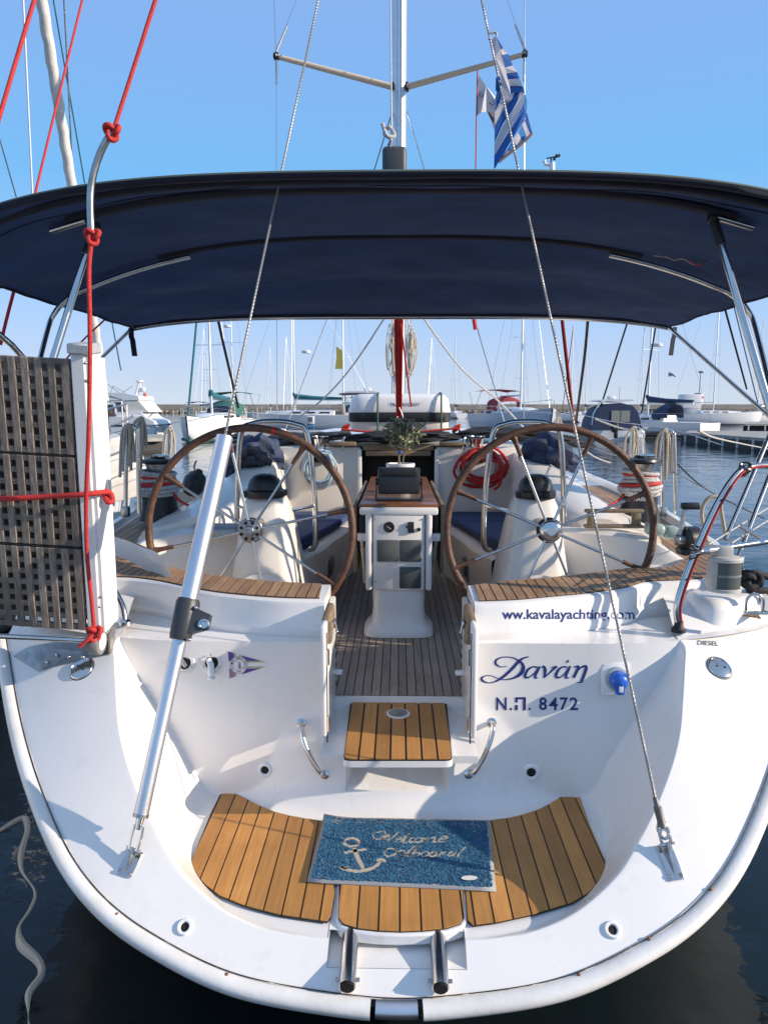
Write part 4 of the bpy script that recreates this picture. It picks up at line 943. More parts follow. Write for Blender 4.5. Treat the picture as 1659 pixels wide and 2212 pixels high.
for base, cnt in ((845, 6), (886, 7)):
    for k in range(cnt):
        u = base+rnd.uniform(-5, 9); y_ = 8.7+rnd.uniform(-.06, .06); v0, v1 = 720+rnd.uniform(-25, 10), 785+rnd.uniform(-20, 35)
        pts = [P(u, v0, y_), P(u+rnd.uniform(-9, 0), (v0+v1)/2, y_-.03), P(u+rnd.uniform(-4, 4), v1, y_), P(u+rnd.uniform(2, 9), (v0+v1)/2, y_+.02)]
        MB().tube(crv(rel(hal, pts), 6, closed=True), .008, 6, closed=True).build('coil', M['rope'] if k % 3 else M['rope_w'], hal)
for u0, u1 in ((850, 848), (877, 876), (884, 881), (889, 883), (854, 853)): wire(P(u0, 640, 8.75), P(u1, 868, 8.7), .009, 'halyard', M['rope_w'] if u0 % 2 else M['steel2'], hal)
# sagging lines each side
def sag(pts, r, m, lab, cat, nm='line', group=None, n=7, k=8): return tag(MB().tube(crv(pts, k), r, n).build(nm, m, None), lab, cat, group)
sag([P(838, 676, 6.5), P(762, 790, 6.8), P(700, 860, 7.0), P(640, 905, 7.2), P(618, 918, 7.3)], .008, M['rope_w'], 'white control line slanting down to the left of the mast', 'rope', 'control_line')
sag([P(908, 676, 6.5), P(952, 740, 6.8), P(1005, 805, 7.0), P(1080, 870, 7.2), P(1150, 945, 7.3)], .009, M['rope_w'], 'pale sagging line slanting down to the right of the mast', 'rope', 'control_line')
sag([P(1022, 676, 7.3), P(1045, 760, 7.4), P(1095, 930, 7.6)], .006, M['steel'], 'thin wire ending in a white plastic roller right of the mast', 'wire', 'guard_wire')
MB_ = MB().tube([P(1021, 672, 7.28), P(1027, 712, 7.3)], .02, 8); tag(MB_.build('whipping', M['red'], None), 'short red rope whipping on a wire just under the awning, right of the mast', 'rope whipping')
# roller tensioner tubes (white) at the feet of the lower shrouds
for (u, v), w_, lab in (((610, 938), 17, 'left'), ((1098, 935), 17, 'right')):
    p = P(u, v, 7.5); tag(MB().rbox(p, (.075, .075, .11), .02, rot=(0, R(12 if u < 860 else -14), 0)).build('wire_roller', M['white'], None), 'white plastic roller at the foot of a wire on the %s side deck' % lab, 'roller', 'white plastic rollers on the wires')
# ======================= backstay legs =======================
def lay(a, b, r, n=6, turns=60):          # twisted wire rope: strands wound round a core
    mb = MB(); d = b-a; L_ = d.length; t = d.normalized(); e1 = t.orthogonal().normalized(); e2 = t.cross(e1); st = int(turns*6)
    for k in range(3):
        pts = [a+d*(i/st)+(e1*math.cos(2*math.pi*(i/6+k/3))+e2*math.sin(2*math.pi*(i/6+k/3)))*r*.5 for i in range(st+1)]; mb.tube(pts, r*.62, 5)
    return mb
def ywire(z): return LP.y+.01+(z-LP.z)*.40
lst = empty('left_backstay', 'left wire backstay running down into a thick silver tube with a black joint', 'stay', loc=LP)
def wirept(u, v): return inter(u, v, lambda x, z: ywire(z))
topL = wirept(688, 0); tubeT = wirept(486, 944)
lay(tubeT-LP, topL+(topL-tubeT)*.15-LP, .0050, turns=150).build('wire', M['wire'], lst)
foot = LP+ln*.02
pts = [wirept(302, 1790), wirept(400, 1372), tubeT]
f0 = LP+(tubeT-LP).normalized()*.115
MB().tube([f0-LP, lerp(f0, tubeT, .5)-LP], .0255, 20).build('lower_tube', M['alu'], lst)
MB().tube([lerp(f0, tubeT, .49)-LP, tubeT-LP], .0325, 24).build('upper_tube', M['alu'], lst)
jc = lerp(f0, tubeT, .485)-LP; dr = (tubeT-f0).normalized(); m_ = Matrix((dr.cross(V((0, 1, 0))).normalized()*1, dr.cross(dr.cross(V((0, 1, 0)))).normalized(), dr)).transposed()
sgn = 1 if m_.col[0].x > 0 else -1
jb = MB().tube([jc-dr*.075, jc-dr*.06, jc+dr*.06, jc+dr*.075], [.036, .040, .044, .038], 18)
jb.loft([[jc+m_.col[0]*sgn*(.02)+m_.col[1]*y+dr*z for y, z in ((-.032, -.055), (.032, -.055), (.032, .05), (-.032, .05))], [jc+m_.col[0]*sgn*.092+m_.col[1]*y+dr*z for y, z in ((-.024, -.022), (.024, -.022), (.024, .03), (-.024, .03))]], closed=True, cap=True)
j_ = jb.build('joint', mat('cast_black', (.035, .038, .042), .42, bump=.15, bscale=150), lst, smooth=35)
MB().lathe(jc+m_.col[0]*sgn*.078+dr*.0-V((0, .024, 0)), [(.021, 0), (.021, .010), (.014, .013), (.012, .009), (.001, .009)], 20, axis=(0.25, -1, .25)).build('joint_bolt', M['steel'], j_)
for dz_ in (-.06, .055): MB().ball(jc+V((.02, -.036, 0))+dr*dz_+m_.col[0]*sgn*.02, .008, 10, 6).build('joint_screw', M['steel'], j_)
MB().tube([f0-LP, f0-dr*.012-LP], .027, 18).build('tube_collar', M['steel2'], lst)
toggle = LP+ln*.012
MB().tube([f0-dr*.01-LP, lerp(f0, LP, .45)-LP], [.015, .011], 12).build('end_fitting', M['steel'], lst)
for q in (-1, 1): MB().tube(crv([lerp(f0, LP, .35)-LP+ls*.015*q, lerp(f0, LP, .7)-LP+ls*.017*q, LP-LP+ls*.014*q], 4), .0065, 8).build('fork', M['steel'], lst)
MB().tube([ls*-.025, ls*.025], .006, 8).build('clevis_pin', M['steel'], lst)
rst = empty('right_backstay', 'right twisted wire backstay ending in shackles at the right quarter', 'stay', loc=RP)
e0 = wirept(1414, 1722); topR = wirept(1040, 0)
lay(e0-RP, topR+(topR-e0)*.15-RP, .0050, turns=260).build('wire', M['wire'], rst)
d = (RP-e0).normalized(); e1 = e0+d*(RP-e0).length*.62
MB().tube([e0-RP, lerp(e0, e1, .3)-RP, lerp(e0, e1, .35)-RP, lerp(e0, e1, .8)-RP, e1-RP], [.008, .010, .014, .013, .017], 12).build('swage', mat('swage_dark', (.16, .15, .14), .5, .6), rst)
for k, (f, ax) in enumerate(((.70, 0), (.86, 1))):
    c = lerp(e0, RP, f)-RP; sd = d.cross(ray(1430, 1800)).normalized() if ax == 0 else ray(1430, 1800).normalized(); 
    sd = (d.cross(sd if ax else V((1, 0, .2)))).normalized() if ax else sd
    MB().tube([c+d*.028*math.cos(t)+sd*.016*math.sin(t) for t in [2*math.pi*i/20 for i in range(20)]], .0055, 8, closed=True).build('shackle_link', M['steel'], rst)
MB().tube([rs*-.026, rs*.026], .0055, 8).build('clevis_pin', M['steel'], rst)
# ======================= gangway (left) =======================
gw = empty('gangway', 'folded grey teak grating gangway with a white side rail, standing upright at the left edge', 'gangway', loc=P(190, 1360, 2.93))
O = gw.location; T_ = P(152, 775, 2.78)-O; UP = T_.normalized(); HT = T_.length; LF = V((-1, .02, 0)); LF = (LF-UP*LF.dot(UP)).normalized(); NF = LF.cross(UP).normalized()
if NF.y > 0: NF = -NF
GM = Matrix((LF, NF, UP)).transposed()
def gbox(mb, cx, cn, cz, sx_, sn_, sz_, r=.003): return mb.rbox(LF*cx+NF*cn+UP*cz, (sx_, sn_, sz_), r, 1, rot=GM)
rg = random.Random(11)
for (f0_, f1_) in ((.0, .320), (.330, .660), (.668, 1.0)):
    z0, z1 = HT*f0_, HT*f1_; hgt = z1-z0; nrow = 8; pit = (hgt-.024)/(nrow-1)
    for k in range(10):
        x = .018+k*.0505+rg.uniform(-.001, .001)
        gbox(MB(), x, .004+rg.uniform(-.001, .001), (z0+z1)/2, .030+rg.uniform(-.0015, .001), .016, hgt).build('slat', rg.choice(TGRATE), gw, smooth=20)
    for j in range(nrow):
        gbox(MB(), .245, .0005, z0+.012+j*pit, .49, .019, .0235).build('cross_slat', rg.choice(TGRATEH), gw, smooth=20)
for j in range(22): gbox(MB(), .245, -.085, .03+j*(HT-.06)/21, .49, .016, .026).build('rear_cross_slat', rg.choice(TGRATEH), gw, smooth=20)
for k in range(10): gbox(MB(), .034+k*.0505, -.075, HT*.5, .034, .016, HT*.98).build('rear_slat', rg.choice(TGRATE), gw, smooth=20)
for f_ in (.325, .664): gbox(MB(), .245, .0, HT*f_, .49, .02, .006, .001).build('hinge_strip', M['rubber'], gw)
for sx_, nm in ((-.043, 1), (.535, 0)):
    r_ = MB(); gbox(r_, sx_+.010, -.002, HT*.5+.01, .052, .030, HT*1.03, .004); gbox(r_, sx_-.018, -.045, HT*.5+.01, .034, .10, HT*1.03, .004); gbox(r_, sx_-.03, -.10, HT*.5, .02, .04, HT, .003)
    rr_ = r_.build('side_rail', M['white'], gw, smooth=25)
    gbox(MB(), sx_, -.03, HT*1.035, .085, .115, .04, .006).build('rail_cap', M['grey_nonskid'], rr_)
    for z in (.99, .93, .93, .62, .14, .10): MB().ball(LF*(sx_-.018+rg.uniform(-.01, .01))+NF*(.008)+UP*HT*z, .006, 8, 5).build('rivet', M['steel2'], rr_)
# rollers, axle and the hinge bracket on the stern
for k, lx in ((0, -.045), (1, .50)):
    c = LF*lx+NF*.02+UP*(-.04)
    w_ = MB().lathe(c, [(.030, -.022), (.052, -.022), (.056, -.016), (.056, .016), (.052, .022), (.030, .022)], 28, axis=LF).build('roller', mat('roller_grey%d' % k, (.20, .20, .19), .45), gw)
    MB().lathe(c, [(.036, -.024), (.030, -.026), (.001, -.010)], 20, axis=LF).lathe(c, [(.001, .010), (.030, .026), (.036, .024)], 20, axis=LF).build('roller_hub', M['lens_clear'] if 0 else M['white'], w_)
MB().tube([LF*.0+UP*-.04+NF*.02, LF*.46+UP*-.045+NF*.02], .011, 12).tube([LF*.0+UP*-.004-NF*.03, LF*.46+UP*.0-NF*.03], .007, 10).build('axle', M['steel'], gw)
bp4 = [ISo(93,1446,.012)-O, ISo(236,1413,.012)-O, ISo(247,1366,.03)-O, ISo(66,1396,.03)-O]
bt = MB().extr([bp4[0], bp4[1], bp4[2], bp4[3]], V((0, .004, -.006))).build('hinge_bracket', M['steel2'], gw, smooth=0)
MB().extr([bp4[0], bp4[3], ISo(30,1416,.02)-O, ISo(84,1450,.01)-O], V((0, .006, -.008))).build('bracket_cheek', M['steel2'], gw, smooth=0); MB().extr([bp4[1], bp4[2], bp4[2]+UP*.12-NF*.02, bp4[1]+UP*.10], V((.006, .004, 0))).build('bracket_cheek', M['steel2'], gw, smooth=0)
for u, v in ((103,1436),(124,1420),(150,1425),(180,1425),(222,1413),(228,1400)): MB().ball(ISo(u, v-6, .02)-O, .008, 10, 6).build('bolt', M['steel'], gw)
def rope(pts, r, m, lab, cat, nm='rope', k=8, n=8, group=None): return tag(MB().tube(crv(pts, k), r, n).build(nm, m, None, smooth=80), lab, cat, group)
def knot(c, r, m, par=None, seed=0, nm='knot'):
    rk = random.Random(seed); pts = []
    for i in range(26):
        t = 2*math.pi*i/26*1; pts.append(V(c)+V((math.sin(t)+2*math.sin(2*t), .9*math.sin(3*t)*-1, math.cos(t)-2*math.cos(2*t)))*r*.42)
    return MB().tube(crv(pts, 4, closed=True), r*.42, 8, closed=True).build(nm, m, par, smooth=80)
lift = rope([P(200,512,2.66), P(193,580,2.66), P(195,700,2.66), P(195,800,2.68), P(192,950,2.72), P(187,1080,2.77), P(189,1200,2.82), P(199,1300,2.86), P(204,1362,2.88)], .0085, M['red'], 'red rope running straight down the gangway, knotted at both ends', 'rope')
knot(P(201,510,2.66), .021, M['red'], lift, 1); knot(P(205,1368,2.87), .024, M['red'], lift, 2)
MB().tube(crv([P(203,1370,2.86), P(190,1382,2.85), P(172,1397,2.85)], 6), .0085, 8).build('tail', M['red'], lift)
lash = rope([P(-60,1078,2.83), P(20,1077,2.82), P(100,1073,2.82), P(170,1069,2.80), P(200,1066,2.81), P(225,1063,2.84), P(232,1062,2.86)], .0105, M['red'], 'red rope lashed level across the gangway grating', 'rope')
MB().tube(crv([P(228,1060,2.86), P(240,1068,2.87), P(242,1082,2.87), P(234,1084,2.86), P(228,1072,2.87), P(228,1062,2.88)], 6), .0115, 8).build('loop', M['red'], lash)
arm = rope([P(198,498,2.68), P(196,440,2.68), P(199,395,2.68), P(210,350,2.68), P(226,312,2.68), P(242,288,2.68)], .0125, M['steel2'], 'bent steel arm between two red knots above the gangway', 'steel arm', 'davit_arm', n=14)
topr = rope([P(243,290,2.68), P(290,145,2.72), P(346,-30,2.76)], .0075, M['red'], 'red lifting rope running up from the tip of the bent steel arm', 'rope')
knot(P(243,284,2.68), .022, M['red'], topr, 3)
rope([P(-20,320,3.0), P(30,150,3.1), P(84,-30,3.2)], .0085, M['red'], 'red rope crossing the top left corner of the sky', 'rope')
rope([P(72,440,5.0), P(120,240,5.3), P(186,-30,5.8)], .0085, M['red'], 'thinner pinkish red rope rising behind the awning at the left', 'rope')
rope([P(132,790,5.5), P(180,735,5.3), P(250,670,5.1)], .006, M['red'], 'thin red line slanting behind the gangway top', 'rope')
rope([P(2,745,4.0), P(15,690,4.0), P(32,625,4.0)], .009, M['red'], 'dark red line at the far left under the awning', 'rope')
# ======================= quarter fittings =======================
pp_ = empty('pushpit', 'bent steel stern rail tube with red and black cables strapped to it, right quarter', 'stern rail', loc=P(1465, 1355, 3.10))
O2 = pp_.location
path = [P(1465,1355,3.10), P(1461,1310,3.10), P(1478,1250,3.12), P(1512,1165,3.15), P(1552,1080,3.20), P(1592,1022,3.26), P(1622,1008,3.30), P(1665,1006,3.33), P(1760,1015,3.4)]
MB().tube(crv([p-O2 for p in path], 8), .0135, 14).build('rail_tube', M['steel'], pp_)
MB().tube(crv([p-O2+V((.014, -.010, -.002)) for p in path], 8), .0048, 8).build('cable', M['red'], pp_)
MB().tube(crv([p-O2+V((.017, .004, -.006)) for p in path], 8), .0052, 8).build('cable', M['rubber'], pp_)
for i in (2, 4): MB().tube([path[i]-O2+V((.016*math.cos(t)+.004, .016*math.sin(t), .006*math.cos(t))) for t in [2*math.pi*k/14 for k in range(14)]], .0025, 5, closed=True).build('cable_tie', M['rubber'], pp_)
MB().lathe(path[0]-O2, [(.03, -.02), (.03, -.006), (.02, .004), (.0175, .03)], 20).build('rail_foot', M['rubber'], pp_)
MB().tube([P(1500,1193,3.14)-O2, P(1600,1178,3.3)-O2, P(1720,1160,3.5)-O2], .0135, 12).build('cross_tube', M['steel'], pp_)
for k in range(5): MB().tube([P(1500,1192,3.12)-O2+V((.022*math.cos(t), .018*math.sin(t)-.003*k, .010*k-.02+.01*math.cos(t+k))) for t in [2*math.pi*j/14 for j in range(14)]], .0035, 6, closed=True).build('wire_lashing', M['steel2'] if k % 2 else M['rubber'], pp_)
for k in range(6): MB().tube([P(1608,1010+k*2,3.28)-O2+V((.024*math.cos(t), .02*math.sin(t), .012*k-.03+.012*math.cos(t+k))) for t in [2*math.pi*j/14 for j in range(14)]], .0045, 6, closed=True).build('clamp', M['rubber'] if k % 2 else M['steel2'], pp_)
for a, b in (((1566,1165,3.7), (1672,915,4.0)), ((1590,1212,3.55), (1685,965,3.85)), ((1598,1135,3.6), (1690,1190,3.5))): MB().tube([P(*a)-O2, P(*b)-O2], .0125, 12).build('rail_post', M['steel'], pp_)
MB().rbox(P(1591,1222,3.55)-O2, (.05, .05, .10), .008).build('post_socket', M['steel2'], pp_)
for a, b in (((1530,1176,3.2), (1665,1093,4.0)), ((1560,1185,3.3), (1665,1120,4.0)), ((1547,1262,3.3), (1566,1230,3.3))): MB().tube([P(*a)-O2, P(*b)-O2], .0035, 6).build('guard_wire', M['rope_w'], pp_)
nl = empty('stern_light', 'grey boxed stern navigation light with a clear lens hanging below the right rail', 'navigation light', loc=P(1565, 1240, 3.22))
pr_ = lambda k, z: [V((.072*k*math.cos(a), (.06*k*math.sin(a)) if math.sin(a) < 0 else .035*k*math.sin(a)*.8, z)) for a in [2*math.pi*j/28 for j in range(28)]]
MB().loft([pr_(.98, .058), pr_(1.02, .06), pr_(1.02, .072), pr_(.9, .08)], closed=True, cap=True).loft([pr_(1.0, -.075), pr_(1.0, -.062), pr_(.9, -.058)], closed=True, cap=True).rbox((-.045, .0, 0), (.055, .075, .13), .012).rbox((.0, .02, 0), (.13, .05, .13), .01).rbox((-.01, .01, .10), (.07, .06, .05), .008).build('housing', mat('light_housing', (.50, .48, .44), .45), nl, smooth=40)
MB().loft([pr_(.93, z) for z in (-.06, .0, .06)], closed=True).build('lens', M['smoke'], nl, smooth=60)
MB().loft([pr_(.955, -.006), pr_(.955, .004)], closed=True).build('lens_band', M['lens_clear'], nl, smooth=60)
tc_ = empty('control_lever', 'black single lever control with a round drum on the right coaming', 'control lever', loc=P(1490, 1165, 3.45))
MB().lathe((0, 0, .0), [(.052, -.035), (.060, -.03), (.062, 0), (.060, .03), (.045, .038), (.001, .04)], 28, axis=(-1, -.35, 0)).rbox((.0, 0, -.055), (.11, .09, .035), .015).build('drum', M['black'], tc_)
MB().lathe((-.055, -.02, .0), [(.026, -.02), (.026, .02), (.02, .024), (.001, .024)], 20, axis=(-1, -.35, 0)).build('hub', M['steel2'], tc_)
MB().tube([V((-.055, -.015, .01)), V((-.035, -.005, .15))], [.012, .010], 10).build('lever', M['steel2'], tc_)
MB().rbox((-.010, -.005, .158), (.085, .035, .032), .008).build('grip', M['black'], tc_)
bl_ = tag(MB().tube(crv([P(1720,1262,3.5), P(1655,1245,3.5), P(1630,1238,3.46), P(1612,1248,3.42), P(1618,1268,3.38), P(1640,1262,3.40), P(1632,1245,3.44), P(1608,1238,3.46), P(1606,1262,3.42), P(1650,1276,3.44), P(1720,1280,3.5)], 8), .0165, 10).build('mooring_rope', M['rope_k'], None), 'thick black knotted mooring rope at the right edge beside the stern light', 'rope')
knot(P(1622,1256,3.40), .035, M['rope_k'], bl_, 4)
tag(MB().tube(crv([P(1628,1322,3.1)+V(q) for q in ((-.035,0,0), (-.035,0,.05), (-.015,0,.075), (.015,0,.075), (.035,0,.05), (.035,0,0))], 6), .006, 10).rbox(P(1632,1324,3.1), (.10, .03, .008), .003).build('pad_eye', M['steel'], None), 'small steel pad eye on the deck at the right edge', 'pad eye')
tag(MB().tube(crv([P(1527,1170,4.2), P(1515,1110,4.2), P(1528,1078,4.2), P(1552,1076,4.2), P(1558,1110,4.2), P(1568,1165,4.2)], 8), .012, 8).build('rope_loop', M['rope'], None), 'beige rope loop hanging from the guard wire behind the right rail', 'rope')
tag(MB().tube(crv([P(236,1258,3.2), P(254,1286,3.18), P(266,1312,3.16), P(271,1340,3.14)], 8), .0135, 14).lathe(P(271,1343,3.14), [(.030, -.01), (.030, .004), (.018, .014)], 18).build('rail_stump', M['steel'], None), 'curved steel rail foot beside the gangway rail on the left quarter', 'stern rail')
# moulded arm with a teak top on the left helm seat
arm_pts = [(200,1146,4.1), (240,1158,3.95), (285,1172,3.75), (322,1188,3.6), (338,1203,3.52)]
A_ = [P(*q) for q in arm_pts]; rows = []
for i, p in enumerate(A_):
    h = (.10, .10, .10, .10, .12)[i]; w_ = .13
    rows.append([p+V((-w_*.5, w_*.5, -h)), p+V((-w_*.5, w_*.5, -.01)), p+V((-w_*.42, w_*.42, 0)), p+V((w_*.42, -w_*.42, 0)), p+V((w_*.5, -w_*.5, -.012)), p+V((w_*.5, -w_*.5, -h))])
e = A_[-1]; rows.append([q+V((.03, -.01, -.06 if q.z > e.z-.03 else -.06)) for q in rows[-1]]); 
ao = tag(MB().loft(rows, closed=True, cap=True).build('helm_arm', M['gel'], None, smooth=50), 'curved white moulded arm over the left end of the left teak helm seat', 'arm rest')
MB().loft([[p+V((-.045, .045, .004)), p+V((.045, -.045, .004))] for p in A_[:4]]).build('arm_teak', TSEAT[1], ao, smooth=0)
# ======================= table and instruments =======================
tb = empty('cockpit_table', 'white pedestal table with brown wooden leaves and instrument panel in the middle of the cockpit', 'table', loc=(0.005, 4.12, .70))
def rr(hw, y0, y1, z, e=.45, n=32): return [V((hw*math.copysign(abs(math.cos(a))**e, math.cos(a)), (y0+y1)/2+(y1-y0)/2*math.copysign(abs(math.sin(a))**e, math.sin(a)), z)) for a in [2*math.pi*k/n for k in range(n)]]
MB().loft([rr(.205, -.02, .30, .005), rr(.203, -.02, .30, .035), rr(.185, 0, .29, .055), rr(.158, .015, .28, .085), rr(.150, .02, .27, .16), rr(.152, .01, .28, .29)], closed=True, cap=True).build('column_foot', M['gel'], tb, smooth=50)
MB().rbox((0, .16, .50), (.305, .30, .45), .02).build('column', M['gel'], tb)
for s in (-1, 1): MB().rbox((s*.170, .14, .50), (.035, .30, .44), .012).build('column_cheek', M['gel'], tb)
pnl = MB().rbox((0, .004, .50), (.285, .014, .435), .006).build('instrument_panel', M['cream'], tb)
MB().rbox((0, .16, .735), (.44, .34, .045), .012).build('table_tray', M['gel'], tb)
ft = MB().rbox((0, .13, .763), (.445, .26, .022), .006).build('front_rail', M['varnish'], tb)
for k in range(6): MB().rbox((-.185+.074*k, 1.02, .760), (.072, 1.52, .018), .003, 1).build('board', TSEAT[k % 3] if 0 else M['varnish'], tb, smooth=20)
for s in (-1, 1):
    MB().rbox((s*.250, .82, .56), (.022, 1.45, .40), .006).build('table_leaf', M['oldteak'], tb)
    MB().rbox((s*.212, .08, .575), (.05, .04, .045), .006).build('leaf_bracket', M['cream'], tb)
    MB().tube([(s*.215, .08, .58), (s*.195, .10, .30)], .012, 8).build('leaf_strut', M['steel2'], tb)
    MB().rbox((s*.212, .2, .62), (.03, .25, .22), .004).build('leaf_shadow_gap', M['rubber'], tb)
MB().lathe((-.055, -.003, .645), [(.031, 0), (.031, .006), (.027, .008), (.026, .005), (.001, .005)], 28, axis=(0, -1, 0)).build('gauge', M['black'], pnl)
MB().box((-.055, -.0088, .642), (.028, .001, .003), rot=(0, R(30), 0)).build('gauge_needle', M['silver_w'], pnl)
MB().rbox((.068, -.008, .645), (.034, .012, .062), .003).ball((.045, -.008, .648), .008).build('switch', M['black'], pnl)
MB().lathe((.113, -.003, .632), [(.011, 0), (.010, .006), (.001, .007)], 16, axis=(0, -1, 0)).build('button', M['black'], pnl)
cover = mat('instrument_cover', (.12, .125, .115), .6, noise=1, nscale=9, col2=(.08, .083, .078)); cover2 = mat('instrument_screen', (.05, .06, .065), .4, noise=1, nscale=6, col2=(.09, .10, .095))
for x, z, m_ in ((-.062, .51, cover), (.066, .51, cover), (.066, .355, cover2)): MB().rbox((x, -.006, z), (.122, .012, .125), .008).build('instrument_cover', m_, pnl)
for x, z in ((-.132, .69), (.132, .69), (-.132, .43), (.132, .43), (-.132, .33)): MB().ball((x, -.003, z), .0045, 8, 5).build('screw', M['steel2'], pnl)
cp = empty('chart_plotter', 'black chart plotter seen from behind on a bracket on the table', 'chart plotter', loc=(.005, 4.30, 1.475))
MB().rbox((0, 0, .115), (.245, .05, .155), .012, rot=(R(-8), 0, 0)).rbox((0, -.004, .165), (.21, .05, .05), .01).build('case', M['black'], cp)
for s in (-1, 1): MB().lathe((s*.128, 0, .11), [(.022, -.008), (.022, .008), (.001, .01)], 16, axis=(s, 0, 0)).rbox((s*.132, .01, .055), (.008, .03, .12), .003).build('bracket_arm', M['black'], cp)
MB().rbox((0, .0, .006), (.26, .09, .012), .004).build('bracket_base', M['black'], cp)
def fcp(u, v): return V((lerp(-.005, .108, u), -.0275-.0*v, lerp(.070, .086, v)))
txt('Raymarine', (0, 1, 0, 1), fcp, M['silver_w'], cp, off=.02, name='maker_name')
pt = empty('olive_bonsai', 'small potted olive tree with silvery leaves standing behind the chart plotter', 'potted plant', loc=(.015, 4.78, 1.465))
MB().lathe((0, 0, 0), [(.055, 0), (.060, .01), (.088, .165), (.094, .18), (.092, .192), (.083, .192), (.080, .178)], 36, sy=.85).build('pot', M['white'], pt)
MB().lathe((0, 0, .177), [(.081, 0), (.001, .006)], 24, sy=.85).build('soil', mat('soil', (.09, .06, .035), .95, bump=.5, bscale=90), pt)
tk_ = MB()
branches = []
rb = random.Random(21)
def limb(a, d, L_, r, lv):
    b = a+d*L_; mid = (a+b)/2+V((rb.uniform(-1, 1), rb.uniform(-1, 1), 0))*L_*.10; tk_.tube([a, mid, b], [r, r*.85, r*.7], 6)
    if lv <= 2: branches.append((a, b))
    if lv > 0:
        for _ in range(3 if lv > 1 else 4):
            q = (d+V((rb.uniform(-1, 1), rb.uniform(-1, 1), rb.uniform(-.35, .7)))*.85).normalized(); limb(b if rb.random() < .6 else mid.lerp(b, .5), q, L_*rb.uniform(.55, .8), r*.62, lv-1)
limb(V((-.008, 0, .18)), V((.10, 0, 1)).normalized(), .13, .009, 3); limb(V((.012, 0, .18)), V((.35, .1, 1)).normalized(), .16, .006, 2)
tk_.build('trunk', mat('olive_bark', (.20, .15, .10), .9, bump=.4, bscale=80), pt)
MB().lathe((-.004, 0, .255), [(.014, 0), (.015, .008), (.014, .016)], 12).build('blue_tie', M['blue'], pt)
for nm, cA, cB in (('foliage', (.17, .19, .095), (.08, .11, .045)), ('pale_foliage', (.42, .42, .32), (.28, .30, .20))):
    lf = MB()
    for _ in range(560):
        a, b = rb.choice(branches); p = a.lerp(b, rb.random()); c = V((.015, 0, .38))
        if rb.random() < .55: a_, z_, q_ = rb.uniform(0, 6.28), rb.uniform(-1, 1), rb.random()**.4; p = c+V((math.cos(a_)*math.sqrt(1-z_*z_)*.125*q_, math.sin(a_)*math.sqrt(1-z_*z_)*.11*q_, z_*.095*q_)); d = (p-c).normalized()*.6+V((rb.uniform(-1, 1), rb.uniform(-1, 1), rb.uniform(-.3, 1.0))); d.normalize()
        L_ = rb.uniform(.024, .046); s_ = d.orthogonal().normalized(); s_.rotate(Matrix.Rotation(rb.uniform(0, 6.28), 3, d)); w_ = L_*.15; bnd = s_.cross(d)*L_*.1
        if (p-c).length > .15: continue
        lf.add([p, p+d*L_*.4+s_*w_+bnd, p+d*L_*.4-s_*w_+bnd, p+d*L_*.8+s_*w_*.6+bnd*.6, p+d*L_*.8-s_*w_*.6+bnd*.6, p+d*L_], [(0, 1, 2), (1, 3, 4, 2), (3, 5, 4)])
    lf.build(nm, mat('olive_'+nm, cA, .6, noise=1, nscale=30, col2=cB), pt, smooth=0, kind='stuff')
# ======================= winches and coils =======================
def big_winch(s, side):
    w_ = empty('winch', 'large cockpit winch wrapped in white and red rope on the %s coaming' % side, 'winch', 'large side winches wrapped in rope', P(345 if s < 0 else 1380, 1078, 5.0))
    MB().lathe((0, 0, 0), [(.145, -.14), (.12, -.05), (.118, 0), (.12, .035), (.11, .045), (.001, .046)], 32).build('base', M['black'], w_)
    MB().lathe((0, 0, .04), [(.085, 0), (.07, .05), (.07, .15), (.085, .20)], 28).build('drum', M['steel2'], w_)
    MB().lathe((0, 0, .245), [(.10, 0), (.115, .01), (.11, .025), (.05, .035), (.04, .05), (.001, .052)], 28).build('cap', M['black'], w_)
    MB().rbox((.03, -.02, .295), (.10, .04, .02), .006).build('handle_socket', M['steel'], w_)
    rd = random.Random(4)
    for k in range(8):
        m_ = M['red'] if (k in (3, 5) if s < 0 else k in (3, 6)) else M['rope_w']; r0 = .118+.016*math.sin(k*.8+.3); z = .045+k*.0195
        MB().tube([V(((r0+rd.uniform(-.003, .003))*math.cos(t), r0*math.sin(t), z+.010*math.sin(t+k*.7))) for t in [2*math.pi*j/28 for j in range(28)]], .0125, 8, closed=True).build('rope_turn', m_, w_, smooth=80)
    if s > 0: txt('HARKEN', (0, 1, 0, 1), lambda u, v: V((.122*math.sin(R(-34+56*u)), -.122*math.cos(R(-34+56*u)), .0+.026*v)), M['silver_w'], w_, off=.02, name='maker_name')
    MB().tube(crv([V((.11*s*-1, -.05, .05)), V((-s*.17, -.10, .0)), V((-s*.26, -.16, -.03))], 6), .009, 8).build('tail', M['red'] , w_)
big_winch(-1, 'left'); big_winch(1, 'right')
for u, s, side in ((692, -1, 'left'), (1028, 1, 'right')):
    w_ = empty('cabin_winch', 'small polished steel winch on the cabin top %s of the companionway' % side, 'winch', 'small polished winches on the cabin top', P(u, 985, 6.30))
    MB().lathe((0, 0, 0), [(.085, -.05), (.08, .03), (.06, .035), (.055, .05), (.052, .10), (.064, .135), (.068, .145), (.04, .15), (.001, .152)], 28).build('drum', M['steel'], w_)
    MB().lathe((0, 0, -.05), [(.09, 0), (.09, .06), (.07, .065)], 24).build('winch_base', M['black'], w_)
    for a in range(5): MB().rbox((.05*math.cos(a*1.256), .05*math.sin(a*1.256), .165), (.05, .022, .014), .004, rot=(0, 0, a*1.256)).build('self_tailer', M['steel'], w_)
